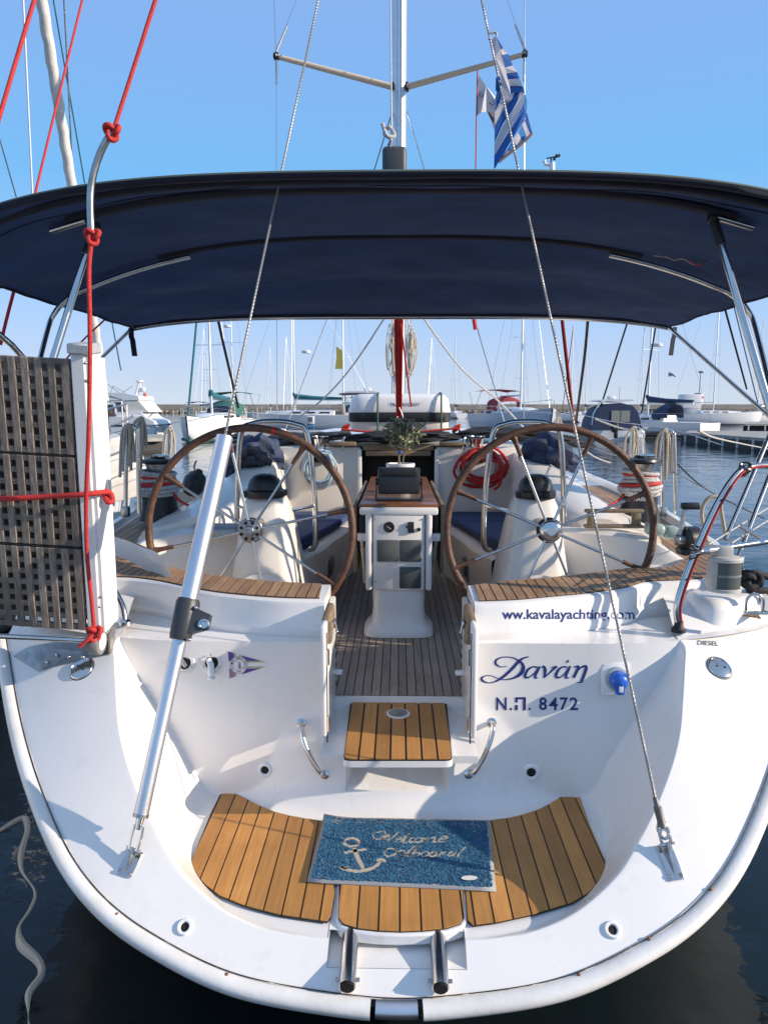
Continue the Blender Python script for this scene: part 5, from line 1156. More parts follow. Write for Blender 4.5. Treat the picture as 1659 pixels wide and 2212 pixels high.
def coil(name, uc, vc, y, rx, rz, n, mats, lab, seed, r=.0095, hang=0):
    o = empty(name, lab, 'rope coil', loc=P(uc, vc, y)); rk = random.Random(seed)
    for k in range(n):
        a, b = rx*rk.uniform(.68, 1.05), rz*rk.uniform(.75, 1.05); cx_, cz_ = rk.uniform(-.25, .25)*rx*.6, rk.uniform(-.18, .10)*rz; yy = rk.uniform(-.05, .04); ph = rk.uniform(-.25, .25)
        pts = []
        for t in [2*math.pi*j/22 for j in range(22)]:
            x = a*math.cos(t); z = b*math.sin(t); z = z if z < 0 else z*(.8+.35*abs(math.cos(t))); x *= (1.0-.28*max(0, math.sin(t)))
            pts.append(V((cx_+x*math.cos(ph)-z*math.sin(ph), yy+.02*math.sin(2*t+k), cz_+x*math.sin(ph)+z*math.cos(ph))))
        MB().tube(crv(pts, 2, closed=True), r, 7, closed=True).build('loop', mats[k % len(mats)], o, smooth=80)
    return o
coil('rope_coil', 690, 1008, 6.17, .145, .165, 13, [M['rope_b'], M['rope_w'], M['rope_b'], M['rope_w'], M['rope_w']], 'blue and white rope coil hanging on the left bulkhead by the winch', 1)
rc = coil('rope_coil', 1040, 1005, 6.15, .195, .155, 17, [M['red'], M['red'], M['red'], M['rope_w'], M['red'], M['red']], 'big bright red rope coil hanging on the right bulkhead', 2, .0115)
MB().tube(crv([V((.10, -.05, .07)), V((0, -.07, .09)), V((-.08, -.06, .06)), V((.02, -.08, .05)), V((.12, -.06, .04))], 6), .013, 8).build('wrap', M['red'], rc); MB().tube(crv([V((.16, -.04, -.05)), V((.15, -.05, -.15)), V((.10, -.05, -.20))], 6), .012, 8).build('tail', M['red'], rc)
# teak grab handle and clear dorade domes on the right coaming
hz_ = P(1325, 1120, 4.3)
th = tag(MB().rbox(hz_+V((0, 0, .045)), (.34, .04, .022), .008).rbox(hz_+V((0, 0, -.045)), (.34, .05, .02), .006).rbox(hz_+V((-.13, 0, 0)), (.045, .035, .08), .006).rbox(hz_+V((.13, 0, 0)), (.05, .035, .08), .006).build('grab_rail', M['oldteak'], None), 'weathered grey teak grab rail on the right coaming behind the wheel', 'grab rail')
for u, v, lab in ((1413, 1143, 'clear greenish plastic cover nearer the right wheel rim'), (1447, 1150, 'clear greenish plastic cover outboard on the right coaming')):
    tag(MB().rbox(P(u, v, 4.15), (.10, .12, .07), .03, 3).build('clear_cover', mat('green_plastic_%d' % u, (.42, .55, .47), .2, trans=.3), None), lab, 'cover', 'clear plastic covers on the right coaming')
tag(MB().rbox(P(470, 1146, 4.15), (.24, .14, .03), .012).rbox(P(470, 1146, 4.15)+V((0, .04, .02)), (.30, .10, .02), .008).build('locker_lid', M['grey_nonskid'], None), 'flat grey lid on the moulding left of the left pedestal', 'lid')
fd = tag(MB().lathe(P(420, 1045, 5.6), [(.01, -.10), (.06, -.085), (.085, -.03), (.085, .03), (.06, .08), (.03, .10), (.02, .12)], 20, axis=(.45, 0, 1)).build('fender', M['black'], None), 'dark round fender hanging by a cord left of the silver pole', 'fender')
MB().tube(crv([P(424, 1022, 5.6), P(420, 1008, 5.6), P(425, 995, 5.6)], 5), .008, 8).build('cord', M['rope'], fd)
# ======================= liferaft, folded covers =======================
lr = empty('liferaft', 'white liferaft canister with a black band strapped on the cabin top', 'liferaft', loc=P(863, 930, 6.75))
Wl = .445
def lrs(hw, hd, z): return rr(hw, -hd, hd, z, .35, 40)
MB().loft([lrs(.42, .24, .0), lrs(.435, .25, .02), lrs(.435, .25, .085)], closed=True, cap=True).build('lower_shell', M['cream'], lr, smooth=50)
MB().loft([lrs(.44, .262, .08), lrs(.452, .272, .09), lrs(.452, .272, .155), lrs(.44, .262, .165)], closed=True, cap=True).build('band', M['rubber'], lr, smooth=50)
MB().loft([lrs(.448, .262, .163), lrs(.45, .265, .18), lrs(.43, .25, .28), lrs(.40, .225, .312), lrs(.35, .19, .325)], closed=True, cap=True).build('upper_shell', mat('raft_shell', (.78, .77, .76), .35), lr, smooth=60)
for x in (-.19, .36):
    MB().tube(crv([V((x, -.272, .0)), V((x, -.283, .09)), V((x, -.283, .16)), V((x, -.268, .25)), V((x, -.235, .315)), V((x, -.1, .333)), V((x, .2, .33))], 5), .009, 6).build('strap', mat('strap_green', (.02, .10, .08), .7), lr)
MB().add([V((-.10, -.2625, .185)), V((.20, -.2625, .185)), V((.20, -.2535, .255)), V((-.10, -.2535, .255))], [(0, 1, 2, 3)]).build('label_plate', M['gel'], lr, smooth=0)
txt('TRANSOCEAN', (-.085, .165, 0, 1), lambda u, v: V((u, -.2615+.004*v-.0022, .218+.027*v)), M['ink'], lr, off=.015, name='label_text')
MB().tube(crv([V((-.5, -.33, .02)), V((-.3, -.34, .0)), V((0, -.33, -.01)), V((.3, -.34, .01)), V((.5, -.33, .03))], 6), .010, 7).build('red_line', M['red'], lr)
for x in (-.47, .49):
    for k in range(3): MB().tube([V((x+.03*math.cos(t), -.30+.02*math.sin(t), .0+.02*k+.02*math.sin(t+k))) for t in [2*math.pi*j/12 for j in range(12)]], .009, 6, closed=True).build('lashing', M['red'] if k else M['rope_k'], lr)
def cloth(name, path, w_, m_, lab, cat, seed, th_=.04, par=None, amp=1.0):
    rk = random.Random(seed); pts = crv(path, 8); rows = []; ph = [rk.uniform(0, 6) for _ in range(6)]
    for i, p in enumerate(pts):
        t = i/(len(pts)-1); env = math.sin(math.pi*min(1, max(0, t*.94+.03)))**.4; row = []
        for k in range(24):
            a = 2*math.pi*k/24; q = 1+amp*(.22*math.sin(3*a+ph[0]+t*9)+.16*math.sin(5*a+ph[1]-t*14)+.12*math.sin(9*a+ph[2]+t*23))
            row.append(p+V((.02*math.sin(t*30+a), w_*env*math.cos(a)*q, th_*env*math.sin(a)*q)))
        rows.append(row)
    o = MB().loft(rows, closed=True, cap=True).build(name, m_, par, smooth=50)
    return tag(o, lab, cat) if lab else o
M['grey_canvas'] = mat('grey_canvas', (.075, .078, .085), .85, noise=1, nscale=8, col2=(.05, .052, .058)); M['black_canvas'] = mat('black_canvas', (.014, .015, .019), .8)
M['navy2'] = mat('navy_cover', (.018, .034, .095), .75, noise=1, nscale=14, col2=(.035, .05, .09))
cloth('folded_cover', [P(740,952,6.35), P(800,945,6.3), P(860,948,6.3), P(930,943,6.3), P(990,945,6.35)], .10, M['black_canvas'], 'black folded spray hood canvas lying across the top of the companionway', 'canvas cover', 1, .045)
cloth('folded_cover', [P(520,965,6.6), P(600,950,6.5), P(680,945,6.45), P(755,938,6.4)], .12, M['grey_canvas'], 'dark grey folded canvas on the cabin top left of the companionway', 'canvas cover', 2, .045)
cloth('folded_cover', [P(985,940,6.45), P(1080,935,6.5), P(1180,945,6.6), P(1280,965,6.7)], .12, M['black_canvas'], 'black folded canvas on the cabin top right of the companionway', 'canvas cover', 3, .05)
cloth('sail_bundle', [P(490,1010,5.9), P(530,985,5.9), P(570,975,5.95), P(612,995,6.0)], .13, M['navy2'], 'crumpled navy and grey canvas bundle on the left coaming', 'canvas cover', 4, .13, amp=1.1)
cloth('grey_lining', [P(500,992,5.75), P(545,985,5.75), P(585,998,5.8)], .10, M['grey_canvas'], 'pale grey lining spilling out of the left canvas bundle', 'canvas cover', 5, .07)
cloth('sail_bundle', [P(1125,975,6.0), P(1165,970,5.95), P(1205,975,5.9), P(1245,1000,5.9)], .13, M['navy2'], 'crumpled navy canvas bundle on the right coaming', 'canvas cover', 6, .115, amp=.9)
for u in (743, 1003):
    tag(MB().tube(crv([P(u-2,975,6.22), P(u-2,955,6.22), P(u+2,945,6.24), P(u+6,952,6.3), P(u+6,972,6.3)], 6), .010, 8).build('deck_hoop', M['steel'], None), 'small steel hoop on the teak block %s of the companionway' % ('left' if u < 860 else 'right'), 'hoop', 'steel hoops beside the companionway')
# ======================= stanchions with hanging lines =======================
for i, (u, v0, v1, y, side, b) in enumerate(((272, 1105, 920, 4.8, 'left', 1), (300, 1095, 905, 5.1, 'left', 0), (362, 1010, 925, 7.6, 'left', 0), (1363, 1030, 925, 7.3, 'right', 1), (1430, 1105, 930, 5.3, 'right', 1), (1200, 980, 905, 9.5, 'right', 0))):
    st_o = empty('stanchion', ['bent steel stanchion nearest the left wheel rim', 'second steel stanchion behind the left wheel rim', 'farther left stanchion draped with beige rope', 'farther hooped steel stanchion right of the right wheel', 'tall hooped stanchion nearest the right winch', 'far steel stanchion behind the right pedestal hoop'][i], 'stanchion', 'deck edge stanchions', P(u, v1, y))
    O3 = st_o.location; q = lambda a, b_, c: P(a, b_, c)-O3
    w_ = 26 if b else 12; k5 = 5/y
    MB().tube(crv([q(u, v0, y), q(u+2, v1+18, y), q(u+6, v1+4, y), q(u+w_*.5, v1-1, y), q(u+w_-4, v1+6, y), q(u+w_, v1+22, y), q(u+w_+3, v0+4, y)] if b else [q(u, v0, y), q(u+4, v1, y)], 5), .0135, 10).build('post', M['steel'], st_o)
    MB().rbox(q(u, v0, y), (.05, .05, .07), .008).build('post_socket', M['steel2'], st_o)
    rk = random.Random(i)
    for k in range(3):
        du = -14+k*9+rk.uniform(-3, 3); MB().tube(crv([q(u+du, v1+70*k5+rk.uniform(0, 50), y), q(u+du+4, v1+20, y-.02), q(u+4, v1-2, y-.03), q(u+10, v1+2, y-.02), q(u+14+du*.3, v1+25, y), q(u+12+du, v1+60+rk.uniform(0, 40), y)], 5), .010, 7).build('hanging_line', M['rope'] if k != 1 else M['rope_w'], st_o)
# guard wires along both sides
for s in (-1, 1):
    for h in (.62, .32):
        tag(MB().tube([V((s*(hb(y)-.04), y, dz(y)+h-.015*math.sin(y*2.1))) for y in (4.4, 5, 5.6, 6.2, 7, 8, 9, 10, 11, 12, 13, 14)], .0035, 5).build('guard_wire', M['steel2'], None), '%s thin guard wire along the %s deck edge' % ('upper' if h > .5 else 'lower', 'left' if s < 0 else 'right'), 'wire', 'guard wires along the deck edges')
# ======================= flags =======================
def flagmesh(name, outline, rows_, m_): pass
gf = empty('greek_flag', 'blue and white striped flag with a cross canton hanging from the right backstay', 'flag', loc=wirept(1060, 75))
OF = gf.location
def fz(x, y): return ((1780+x/4.097)/1.7185, (100+y/4.097)/1.7185)
M['flag_b'] = mat('flag_blue', (.025, .12, .40), .8); M['flag_w'] = mat('flag_white', (.62, .58, .60), .8); M['flag_bd'] = mat('flag_blue_back', (.05, .22, .50), .8)
def cl(pts, m_, nm, dy=0.0, y0=None):
    base = (y0 or 3.75); P3 = []
    for x, y in pts:
        u, v = fz(x, y); P3.append(P(u, v, base+dy+.008*math.sin(x*.012+y*.003))-OF)
    me_ = MB().add(P3, [tuple(range(len(P3)))]); o = me_.build(nm, m_, gf, smooth=0); sd = o.modifiers.new('cloth', 'SOLIDIFY'); sd.thickness = .003; return o
yF = wirept(1068, 200).y
def fl(pts, m_, nm, dy=0.0): return cl(pts, m_, nm, dy, yF)
fl([(180,190),(245,145),(300,740),(330,1080),(470,1060),(355,330),(245,145)][:0] or [(180,200),(248,140),(315,340),(345,430),(385,620),(405,710),(425,800),(455,900),(475,1035),(365,1075),(350,900),(300,700),(240,450)], M['flag_w'], 'cross', .0)
fl([(248,140),(358,320),(315,340)], M['flag_b'], 'stripe', .004)
fl([(315,340),(358,320),(430,412),(340,432)], M['flag_w'], 'stripe', .006); fl([(338,430),(430,412),(500,590),(385,625)], M['flag_b'], 'stripe', .008)
fl([(385,625),(500,590),(570,695),(405,712)], M['flag_w'], 'stripe', .006); fl([(405,712),(570,695),(605,785),(425,805)], M['flag_b'], 'stripe', .008)
fl([(425,805),(605,785),(655,910),(455,895)], M['flag_w'], 'stripe', .006); fl([(455,900),(570,868),(655,905),(690,1000),(615,985),(470,1030)], M['flag_b'], 'stripe', .008)
fl([(250,770),(300,750),(350,900),(362,1075),(330,1110),(240,1270),(238,1090),(270,990),(245,960)], M['flag_b'], 'stripe', .02)
fl([(335,1120),(450,1140),(385,1230),(230,1520),(233,1290)], M['flag_w'], 'stripe', .016)
fl([(360,1075),(470,1035),(518,1005),(490,1100),(440,1145),(345,1115)], M['flag_w'], 'stripe', .002)
fl([(450,1140),(520,1005),(600,990),(580,1120),(500,1270),(350,1480),(225,1760),(228,1520),(385,1230)], M['flag_b'], 'stripe', .018)
fl([(600,990),(615,985),(682,1010),(655,1150),(640,1210),(560,1370),(430,1590),(222,1960),(225,1770),(350,1500),(500,1275),(585,1120)], M['flag_w'], 'stripe', .016)
fl([(655,1150),(690,1250),(705,1310),(680,1420),(500,1700),(300,2030),(235,2150),(218,2150),(222,1960),(430,1590),(560,1370),(640,1210)], M['flag_b'], 'stripe', .018)
fl([(682,1010),(720,1110),(712,1290),(690,1250),(655,1150)], M['flag_bd'], 'stripe', .022)
fl([(705,1310),(715,1300),(800,1610),(770,1640),(685,1420)], M['flag_b'], 'stripe', .026); fl([(685,1420),(770,1640),(725,1690),(650,1490)], M['flag_w'], 'stripe', .026)
fl([(650,1490),(725,1690),(650,1755),(580,1610)], M['flag_bd'], 'stripe', .026); fl([(580,1610),(650,1755),(565,1830),(505,1710)], M['flag_w'], 'stripe', .026)
fl([(505,1710),(565,1830),(490,1890),(430,1840)], M['flag_bd'], 'stripe', .026); fl([(430,1840),(490,1890),(390,1975),(350,1940)], M['flag_w'], 'stripe', .026); fl([(350,1940),(390,1975),(298,2055)], M['flag_bd'], 'stripe', .026)
MB().tube(crv([P(*fz(x, y), yF+.02)-OF for x, y in ((298,2055),(390,1975),(565,1840),(725,1700),(798,1615))], 4), .006, 6).build('hem', mat('flag_hem', (.28, .17, .14), .8), gf)
MB().tube(crv([P(*fz(x, y), yF)-OF for x, y in ((150,190),(150,130),(200,85),(250,90),(262,130),(245,150))], 5), .005, 6).build('tie', M['rope_w'], gf)
cf = empty('white_burgee', 'small white pennant with dark script letters left of the blue and white flag', 'flag', loc=P(1030, 200, 8.1)); OC = cf.location
def bp_(x, y): return ((900+x/1.659)/1.7185, y/1.659/1.7185)
def cq(pts, m_, nm, dy=0):
    o = MB().add([P(*bp_(x, y), 8.1+dy+.04*math.sin(x*.05))-OC for x, y in pts], [tuple(range(len(pts)))]).build(nm, m_, cf, smooth=0); o.modifiers.new('c', 'SOLIDIFY').thickness = .004
cq([(1452,462),(1500,530),(1560,600),(1600,680),(1570,820),(1545,790),(1530,740),(1505,690),(1470,690),(1440,715),(1437,720)], M['flag_w'], 'cloth'); cq([(1510,690),(1540,700),(1548,760),(1530,735)], M['grey_canvas'], 'print_patch', -.02)
txt('Ka', (0, 1, 0, 1), lambda u, v: P(*bp_(lerp(1452, 1484, u), lerp(600, 565, v)), 8.05)-OC, M['ink_k'], cf, shear=.3, off=.01, name='script_letters')
b = MB()
for pts in ([(1517,628),(1545,655)], [(1528,622),(1545,625),(1548,640),(1538,648)], [(1520,640),(1530,632)]): stroke(b, pts, [4, 4], lambda u, v: P(*bp_(u, v), 8.05)-OC, 3)
b.build('anchor_mark', M['ink_k'], cf, smooth=0)
MB().tube([P(*bp_(1447, 432), 8.1)-OC, P(*bp_(1440, 720), 8.1)-OC, P(*bp_(1436, 1040), 8.1)-OC], .007, 6).build('halyard', M['red'], cf)
wv = empty('wind_vane', 'small wind sensor with cups poking above the awning right of the flag', 'wind sensor', loc=P(1190, 362, 6.0)); OW = wv.location
q6 = lambda u, v: P(u, v, 6.0)-OW
MB().tube([q6(1192, 372), q6(1192, 352)], .022, 10).build('mast_head', M['white'], wv); MB().tube([q6(1190, 357), q6(1177, 355), q6(1175, 347)], .014, 8).build('arm', M['white'], wv)
MB().tube([q6(1190, 352), q6(1190, 340)], .006, 6).tube([q6(1180, 342), q6(1204, 338)], .005, 6).ball(q6(1202, 337), .014, 8, 6).ball(q6(1197, 343), .012, 8, 6).ball(q6(1207, 336), .012, 8, 6).build('cups', M['rubber'], wv)
# ======================= the harbour beyond =======================
M['boat_w'] = mat('boat_white', (.74, .74, .74), .3); M['boat_g'] = mat('boat_greyblue', (.46, .50, .56), .35); M['boat_deck'] = mat('boat_deck', (.62, .60, .56), .5)
M['stone'] = mat('breakwater_stone', (.32, .27, .21), .9, noise=1, nscale=.35, col2=(.22, .18, .14), stretch=(1, 1, 3), bump=.3, bscale=1.5)
M['stone2'] = mat('breakwater_concrete', (.40, .35, .29), .9, noise=1, nscale=.2, col2=(.30, .26, .21))
M['teal'] = mat('teal_canvas', (.02, .15, .19), .8, noise=.3, nscale=6); M['green'] = mat('green_canvas', (.03, .12, .10), .8); M['antifoul'] = mat('boot_stripe', (.01, .03, .07), .6)
M['redc'] = mat('red_canvas', (.28, .03, .035), .8); M['yellow'] = mat('yellow_plastic', (.62, .36, .04), .5); M['sailw'] = mat('furled_sail', (.72, .69, .64), .8, noise=.2, nscale=8, bump=.3, bscale=14)
M['dingy'] = mat('dinghy_tube', (.36, .40, .38), .5); M['planks'] = mat('pontoon_deck', (.40, .37, .33), .8, noise=.3, nscale=3); M['float'] = mat('pontoon_float', (.05, .05, .05), .8)
# breakwater: two tiers and a course of rough blocks
bwk = empty('breakwater', 'long low beige stone breakwater along the whole horizon', 'breakwater', loc=(0, 400, 0))
MB().box((60, 6, 2.2), (900, 8, 5.2)).build('wall', M['stone2'], bwk, smooth=0)
rk = random.Random(8); mb = MB()
for i in range(520):
    x = -390+i*1.75+rk.uniform(-.3, .3); h = rk.uniform(1.2, 2.1); mb.rbox((x, rk.uniform(-3.2, -.5), h/2-.3), (rk.uniform(1.2, 2.4), 2.0, h), .3, 1, rot=(rk.uniform(-.2, .2), rk.uniform(-.2, .2), rk.uniform(-.5, .5)))
mb.build('boulder_course', M['stone'], bwk, smooth=0, kind='stuff')
MB().box((60, .5, 1.3), (900, 4, 2.2)).build('quay_tier', M['stone'], bwk, smooth=0)
for i in range(60): MB().box((-380+i*15, 1.98, 3.4), (.25, .06, 2.6)).build('joint', M['stone'], bwk, smooth=0)
def boat(name, label, cat, u, v, rz, L_=10.5, B=3.4, fb=1.15, hullm='boat_w', mast_=None, mh=13, cover=None, hood=None, bim_=None, stripe='antifoul', grp='boats moored across the harbour', off=0, furl=None, win=3, boomL=3.6, cab=.45, spr=((.62, 1.0),), pulpit=True, tent=None):
    loc = PZ(u, v, 0); o = empty(name, label, cat, grp, loc); o.rotation_euler = (0, 0, R(rz))
    st = [(-.5, .80, .95, -.02), (-.42, .86, .95, -.25), (-.25, .96, .96, -.3), (0, 1, .98, -.3), (.2, .86, 1.02, -.3), (.35, .60, 1.08, -.25), (.45, .30, 1.14, -.1), (.5, .03, 1.20, .5)]
    rows = []
    for f, b, h, k in st:
        x = f*L_+off; row = []
        for q in range(17):
            a = math.pi*q/16; c, s_ = math.cos(a), math.sin(a); row.append(V((x+(h*fb-.4)*.18*(f > .4)*(1-s_), -b*B/2*math.copysign(abs(c)**.55, c), h*fb-(h*fb-k)*s_**.8)))
        rows.append(row)
    MB().loft(rows).add(rows[0], [tuple(range(17))]).build('hull', M[hullm], o, smooth=50)
    MB().loft([[V((f*L_+off, -b*B/2*1.004*.985, .10+.02*0)), V((f*L_+off, -b*B/2*1.01, .22))] for f, b, h, k in st]).build('boot_stripe', M[stripe], o, smooth=0)
    MB().loft([[V((f*L_+off, b*B/2*1.004*.985, .10)), V((f*L_+off, b*B/2*1.01, .22))] for f, b, h, k in st]).build('boot_stripe', M[stripe], o, smooth=0)
    MB().loft([[V((f*L_+off, -b*B/2*.99, h*fb+.01)), V((f*L_+off, 0, h*fb+.05)), V((f*L_+off, b*B/2*.99, h*fb+.01))] for f, b, h, k in st]).build('deck', M['boat_deck'], o, smooth=50)
    if cab:
        r2 = []
        for f, b, h in ((-.18, .56, 1), (-.12, .58, 1.0), (.12, .50, .9), (.26, .32, .6), (.33, .12, .1)):
            r2.append([V((f*L_+off, -b*B/2, fb*.98)), V((f*L_+off, -b*B/2*.92, fb+cab*h*.8)), V((f*L_+off, -b*B/2*.7, fb+cab*h)), V((f*L_+off, b*B/2*.7, fb+cab*h)), V((f*L_+off, b*B/2*.92, fb+cab*h*.8)), V((f*L_+off, b*B/2, fb*.98))])
        MB().loft(r2, cap=True).build('cabin', M['boat_w'], o, smooth=30)
        for s in (-1, 1):
            for k in range(win): MB().rbox((off+(-.12+.10*k)*L_, s*(.555-.025*k)*B/2*1.0, fb+cab*.42), (.07*L_, .05, cab*.34), .04).build('window', M['glass'], o)
    if mast_ is not None:
        mx = off+mast_*L_
        m_ = MB().tube([(mx, 0, fb), (mx, 0, fb+mh)], [.085, .06], 10).build('mast', M['alu'], o)
        for h, w_ in spr: MB().tube([(mx, -w_, fb+mh*h*.62), (mx, w_, fb+mh*h*.62)], .022, 6).build('spreader', M['alu'], m_)
        for s in (-1, 1):
            MB().tube([(mx, s*B*.46, fb), (mx, s*spr[0][1], fb+mh*spr[0][0]*.62), (mx, 0, fb+mh)], .010, 4).build('shroud', M['steel2'], o)
        MB().tube([(off+L_*.49, 0, fb*1.2), (mx, 0, fb+mh)], (.07 if furl else .010), 7).build('furled_jib' if furl else 'forestay', M[furl] if furl else M['steel2'], o)
        MB().tube([(off-L_*.5, 0, fb), (mx, 0, fb+mh)], .010, 4).build('backstay', M['steel2'], o)
        MB().tube([(mx, 0, fb+1.35), (mx-boomL, 0, fb+1.3)], .07, 8).build('boom', M['alu'], o)
        if cover: MB().tube([(mx+.12, 0, fb+1.9), (mx-.05, 0, fb+1.62), (mx-boomL*.4, 0, fb+1.48), (mx-boomL, 0, fb+1.42)], [.13, .22, .17, .10], 10).build('sail_cover', M[cover], o, smooth=60)
    def arch(x0, x1, w_, z0, z1, m_, nm, open_=True, n=10):
        MB().loft([[V((x, w_*kx*math.cos(a)**1 if 1 else 0, z0+(zz-z0)*math.sin(a)**.5)) for a in [math.pi*k/n for k in range(n+1)]] for x, kx, zz in ((x0, 1, z1), (lerp(x0, x1, .5), 1, z1+.03), (x1, .9, z1-.35*(z1-z0)*(nm == 'spray_hood')))]).build(nm, M[m_], o, smooth=50)
    if hood: arch(off-.22*L_, off-.08*L_, B*.33, fb+.25, fb+1.25, hood, 'spray_hood')
    if bim_:
        z = fb+1.95
        MB().loft([[V((off+x*L_, y*B*.42, z-.18*y*y-.25*abs(x+.34)*2)) for y in (-1, -.6, 0, .6, 1)] for x in (-.48, -.40, -.30, -.22)]).build('awning', M[bim_], o, smooth=60)
        for s in (-1, 1):
            for x in (-.46, -.24): MB().tube([(off+x*L_, s*B*.42, z-.2), (off-.35*L_, s*B*.44, fb)], .02, 5).build('awning_frame', M['steel2'], o)
    if pulpit:
        for s in (-1, 1):
            pts = [(off+f*L_, s*b*B/2*.97, h*fb+.62) for f, b, h, k in st[1:]]; MB().tube(pts, .014, 5).build('guard_rail', M['steel2'], o)
            for f, b, h, k in st[1:-1]: MB().tube([(off+f*L_, s*b*B/2*.97, h*fb), (off+f*L_, s*b*B/2*.97, h*fb+.62)], .014, 4).build('stanchion', M['steel2'], o)
        MB().tube([(off+.47*L_, -.22, 1.15*fb+.62), (off+.515*L_, 0, 1.2*fb+.6), (off+.47*L_, .22, 1.15*fb+.62)], .018, 6).build('bow_rail', M['steel2'], o)
    return o
A1 = boat('sailing_boat', 'white sailing boat bow-on with a teal furled sail and green canopy', 'sailing boat', 408, 957, -96, 10.5, 3.6, 1.35, mast_=.10, furl='teal', cover='teal', hood='green', bim_='green', stripe='green', off=-5.2, mh=12.5)
boat('sailing_boat', 'pale grey sailing boat lying broadside with a teal sail cover, left of the liferaft', 'sailing boat', 690, 934, 180, 12.5, 3.8, 1.55, 'boat_g', mast_=.10, cover='teal', off=.9, bim_='black_canvas', mh=14, boomL=4.2)
boat('sailing_boat', 'sailing boat with a dark awning and yellow flag just left of the liferaft', 'sailing boat', 752, 930, 120, 10, 3.4, 1.3, mast_=.1, off=0, bim_='black_canvas', hood='black_canvas', mh=15)
boat('sailing_boat', 'sailing boat with a radar on its mast, beyond the blue tented cruiser', 'sailing boat', 497, 921, 75, 10, 3.4, 1.3, mast_=.1, off=0, cover='grey_canvas', mh=20, spr=((.7, 1.9),))
boat('sailing_boat', 'pale sailing boat with a red canopy behind the red rope coil', 'sailing boat', 1172, 944, -72, 11, 4.2, 1.75, 'boat_g', mast_=.08, off=-4.5, bim_='redc', hood='redc', mh=15)
boat('sailing_boat', 'sailing boat with dark spray hood and navy sail cover, right of the blue tented motorboat', 'sailing boat', 1440, 945, 128, 9.5, 3.2, 1.15, mast_=.02, cover='navy2', hood='navy2', mh=13.5, off=1.5, furl='rubber')
boat('sailing_boat', 'white sailing yacht lying broadside with its bow to the right, before the red banded beacon', 'sailing boat', 1538, 919, 0, 11.5, 3.4, 1.55, mast_=-.02, off=.2, boomL=5.5, mh=19, cab=.35, furl='navy2')
boat('sailing_boat', 'distant sailing boat seen between the gangway and the left wheel, beyond the teal one', 'sailing boat', 452, 915, 80, 10, 3.2, 1.2, mast_=.1, mh=17, cover='navy2', bim_='navy2')
boat('sailing_boat', 'distant small sailing boat right of the red canopy boat', 'sailing boat', 1236, 912, 100, 9, 3, 1.2, mast_=.1, mh=14, furl='redc')
boat('sailing_boat', 'distant sailing boat low behind the white wire roller right of the liferaft', 'sailing boat', 1120, 912, 60, 9, 3, 1.2, mast_=.1, mh=15)
boat('sailing_boat', 'distant sailing boat at the right edge beyond the pontoon', 'sailing boat', 1665, 914, 20, 9, 3, 1.2, mast_=.1, mh=14)
# yellow flag, radar pods
fy = tag(MB().add([tuple(P(u, v, 62)) for u, v in ((726,748),(739,757),(741,775),(741,797),(734,797),(724,797),(727,772))], [(0,1,2,3,4,5,6)]).build('yellow_flag', mat('yellow_flag', (.42, .36, .08), .8), None, smooth=0), 'limp yellow flag hanging under a spreader left of the mainsheet', 'flag'); fy.modifiers.new('c', 'SOLIDIFY').thickness = .01
M['grk'] = mat('small_flag', (.12, .16, .22), .8)
fg = tag(MB().add([tuple(P(u, v, 90)) for u, v in ((1443,804),(1451,806),(1459,813),(1459,815),(1451,812),(1443,814))], [(0,1,2,3,4,5)]).build('small_flag', M['grk'], None, smooth=0), 'tiny striped flag flying between two masts on the right', 'flag'); fg.modifiers.new('c', 'SOLIDIFY').thickness = .01
for u, v, y in ((492, 705, 78), (662, 760, 64), (1418, 745, 53)):
    tag(MB().lathe(P(u, v, y), [(.05, -.12), (.38, -.10), (.40, .06), (.25, .14), (.01, .15)], 16).build('radar_dome', M['boat_w'], None), 'white radar dome on the mast %s' % ('behind the left black strut' if u < 600 else 'left of the yellow flag' if u < 800 else 'left of the right diagonal brace'), 'radar', 'radar domes on masts')
# motor yacht at the left
my = empty('motor_yacht', 'white motor yacht with radar arch and cream aft canvas, left beyond the gangway', 'motor yacht', loc=PZ(290, 944, 0)); my.rotation_euler = (0, 0, R(180))
k = .034
def myl(px, top, bot): return [(-(u-290)*k, (899-v)*k*1.0+.0) for u, v in px]
def slab(px, w0, w1, m_, nm, sm_=30):     # side outline in picture units -> real metres, given breadth
    pts = [(-(u-290)*k, 2.0-(v-888)*k) for u, v in px]; n = len(pts)
    MB().add([V((x, -w0/2, z)) for x, z in pts]+[V((x, w1/2, z)) for x, z in pts], [tuple(range(n)), tuple(range(2*n-1, n-1, -1))]+[(i, (i+1) % n, n+(i+1) % n, n+i) for i in range(n)]).build(nm, M[m_], my, smooth=sm_)
slab([(130,905),(330,902),(352,912),(356,920),(352,944),(130,946)], 3.8, 3.8, 'boat_w', 'hull'); slab([(130,919),(356,919),(356,922),(130,922)], 3.9, 3.9, 'antifoul', 'rub_strip')
slab([(150,893),(325,893),(338,906),(150,908)], 3.5, 3.5, 'boat_w', 'deck_house'); slab([(150,872),(268,872),(272,893),(150,893)], 3.2, 3.2, 'boat_w', 'cabin'); slab([(150,853),(285,853),(320,860),(322,868),(150,872)], 3.3, 3.3, 'boat_w', 'flybridge')
slab([(213,877),(266,878),(268,887),(213,886)], 3.26, 3.26, 'glass', 'window'); slab([(160,870),(200,870),(228,875),(160,880)], 3.27, 3.27, 'glass', 'window')
slab([(285,868),(318,868),(340,893),(292,893)], 3.2, 3.2, 'sailw', 'aft_canvas', 20)
def myp(u, v, y=0): return V((-(u-290)*k, y, 2.0-(v-888)*k))
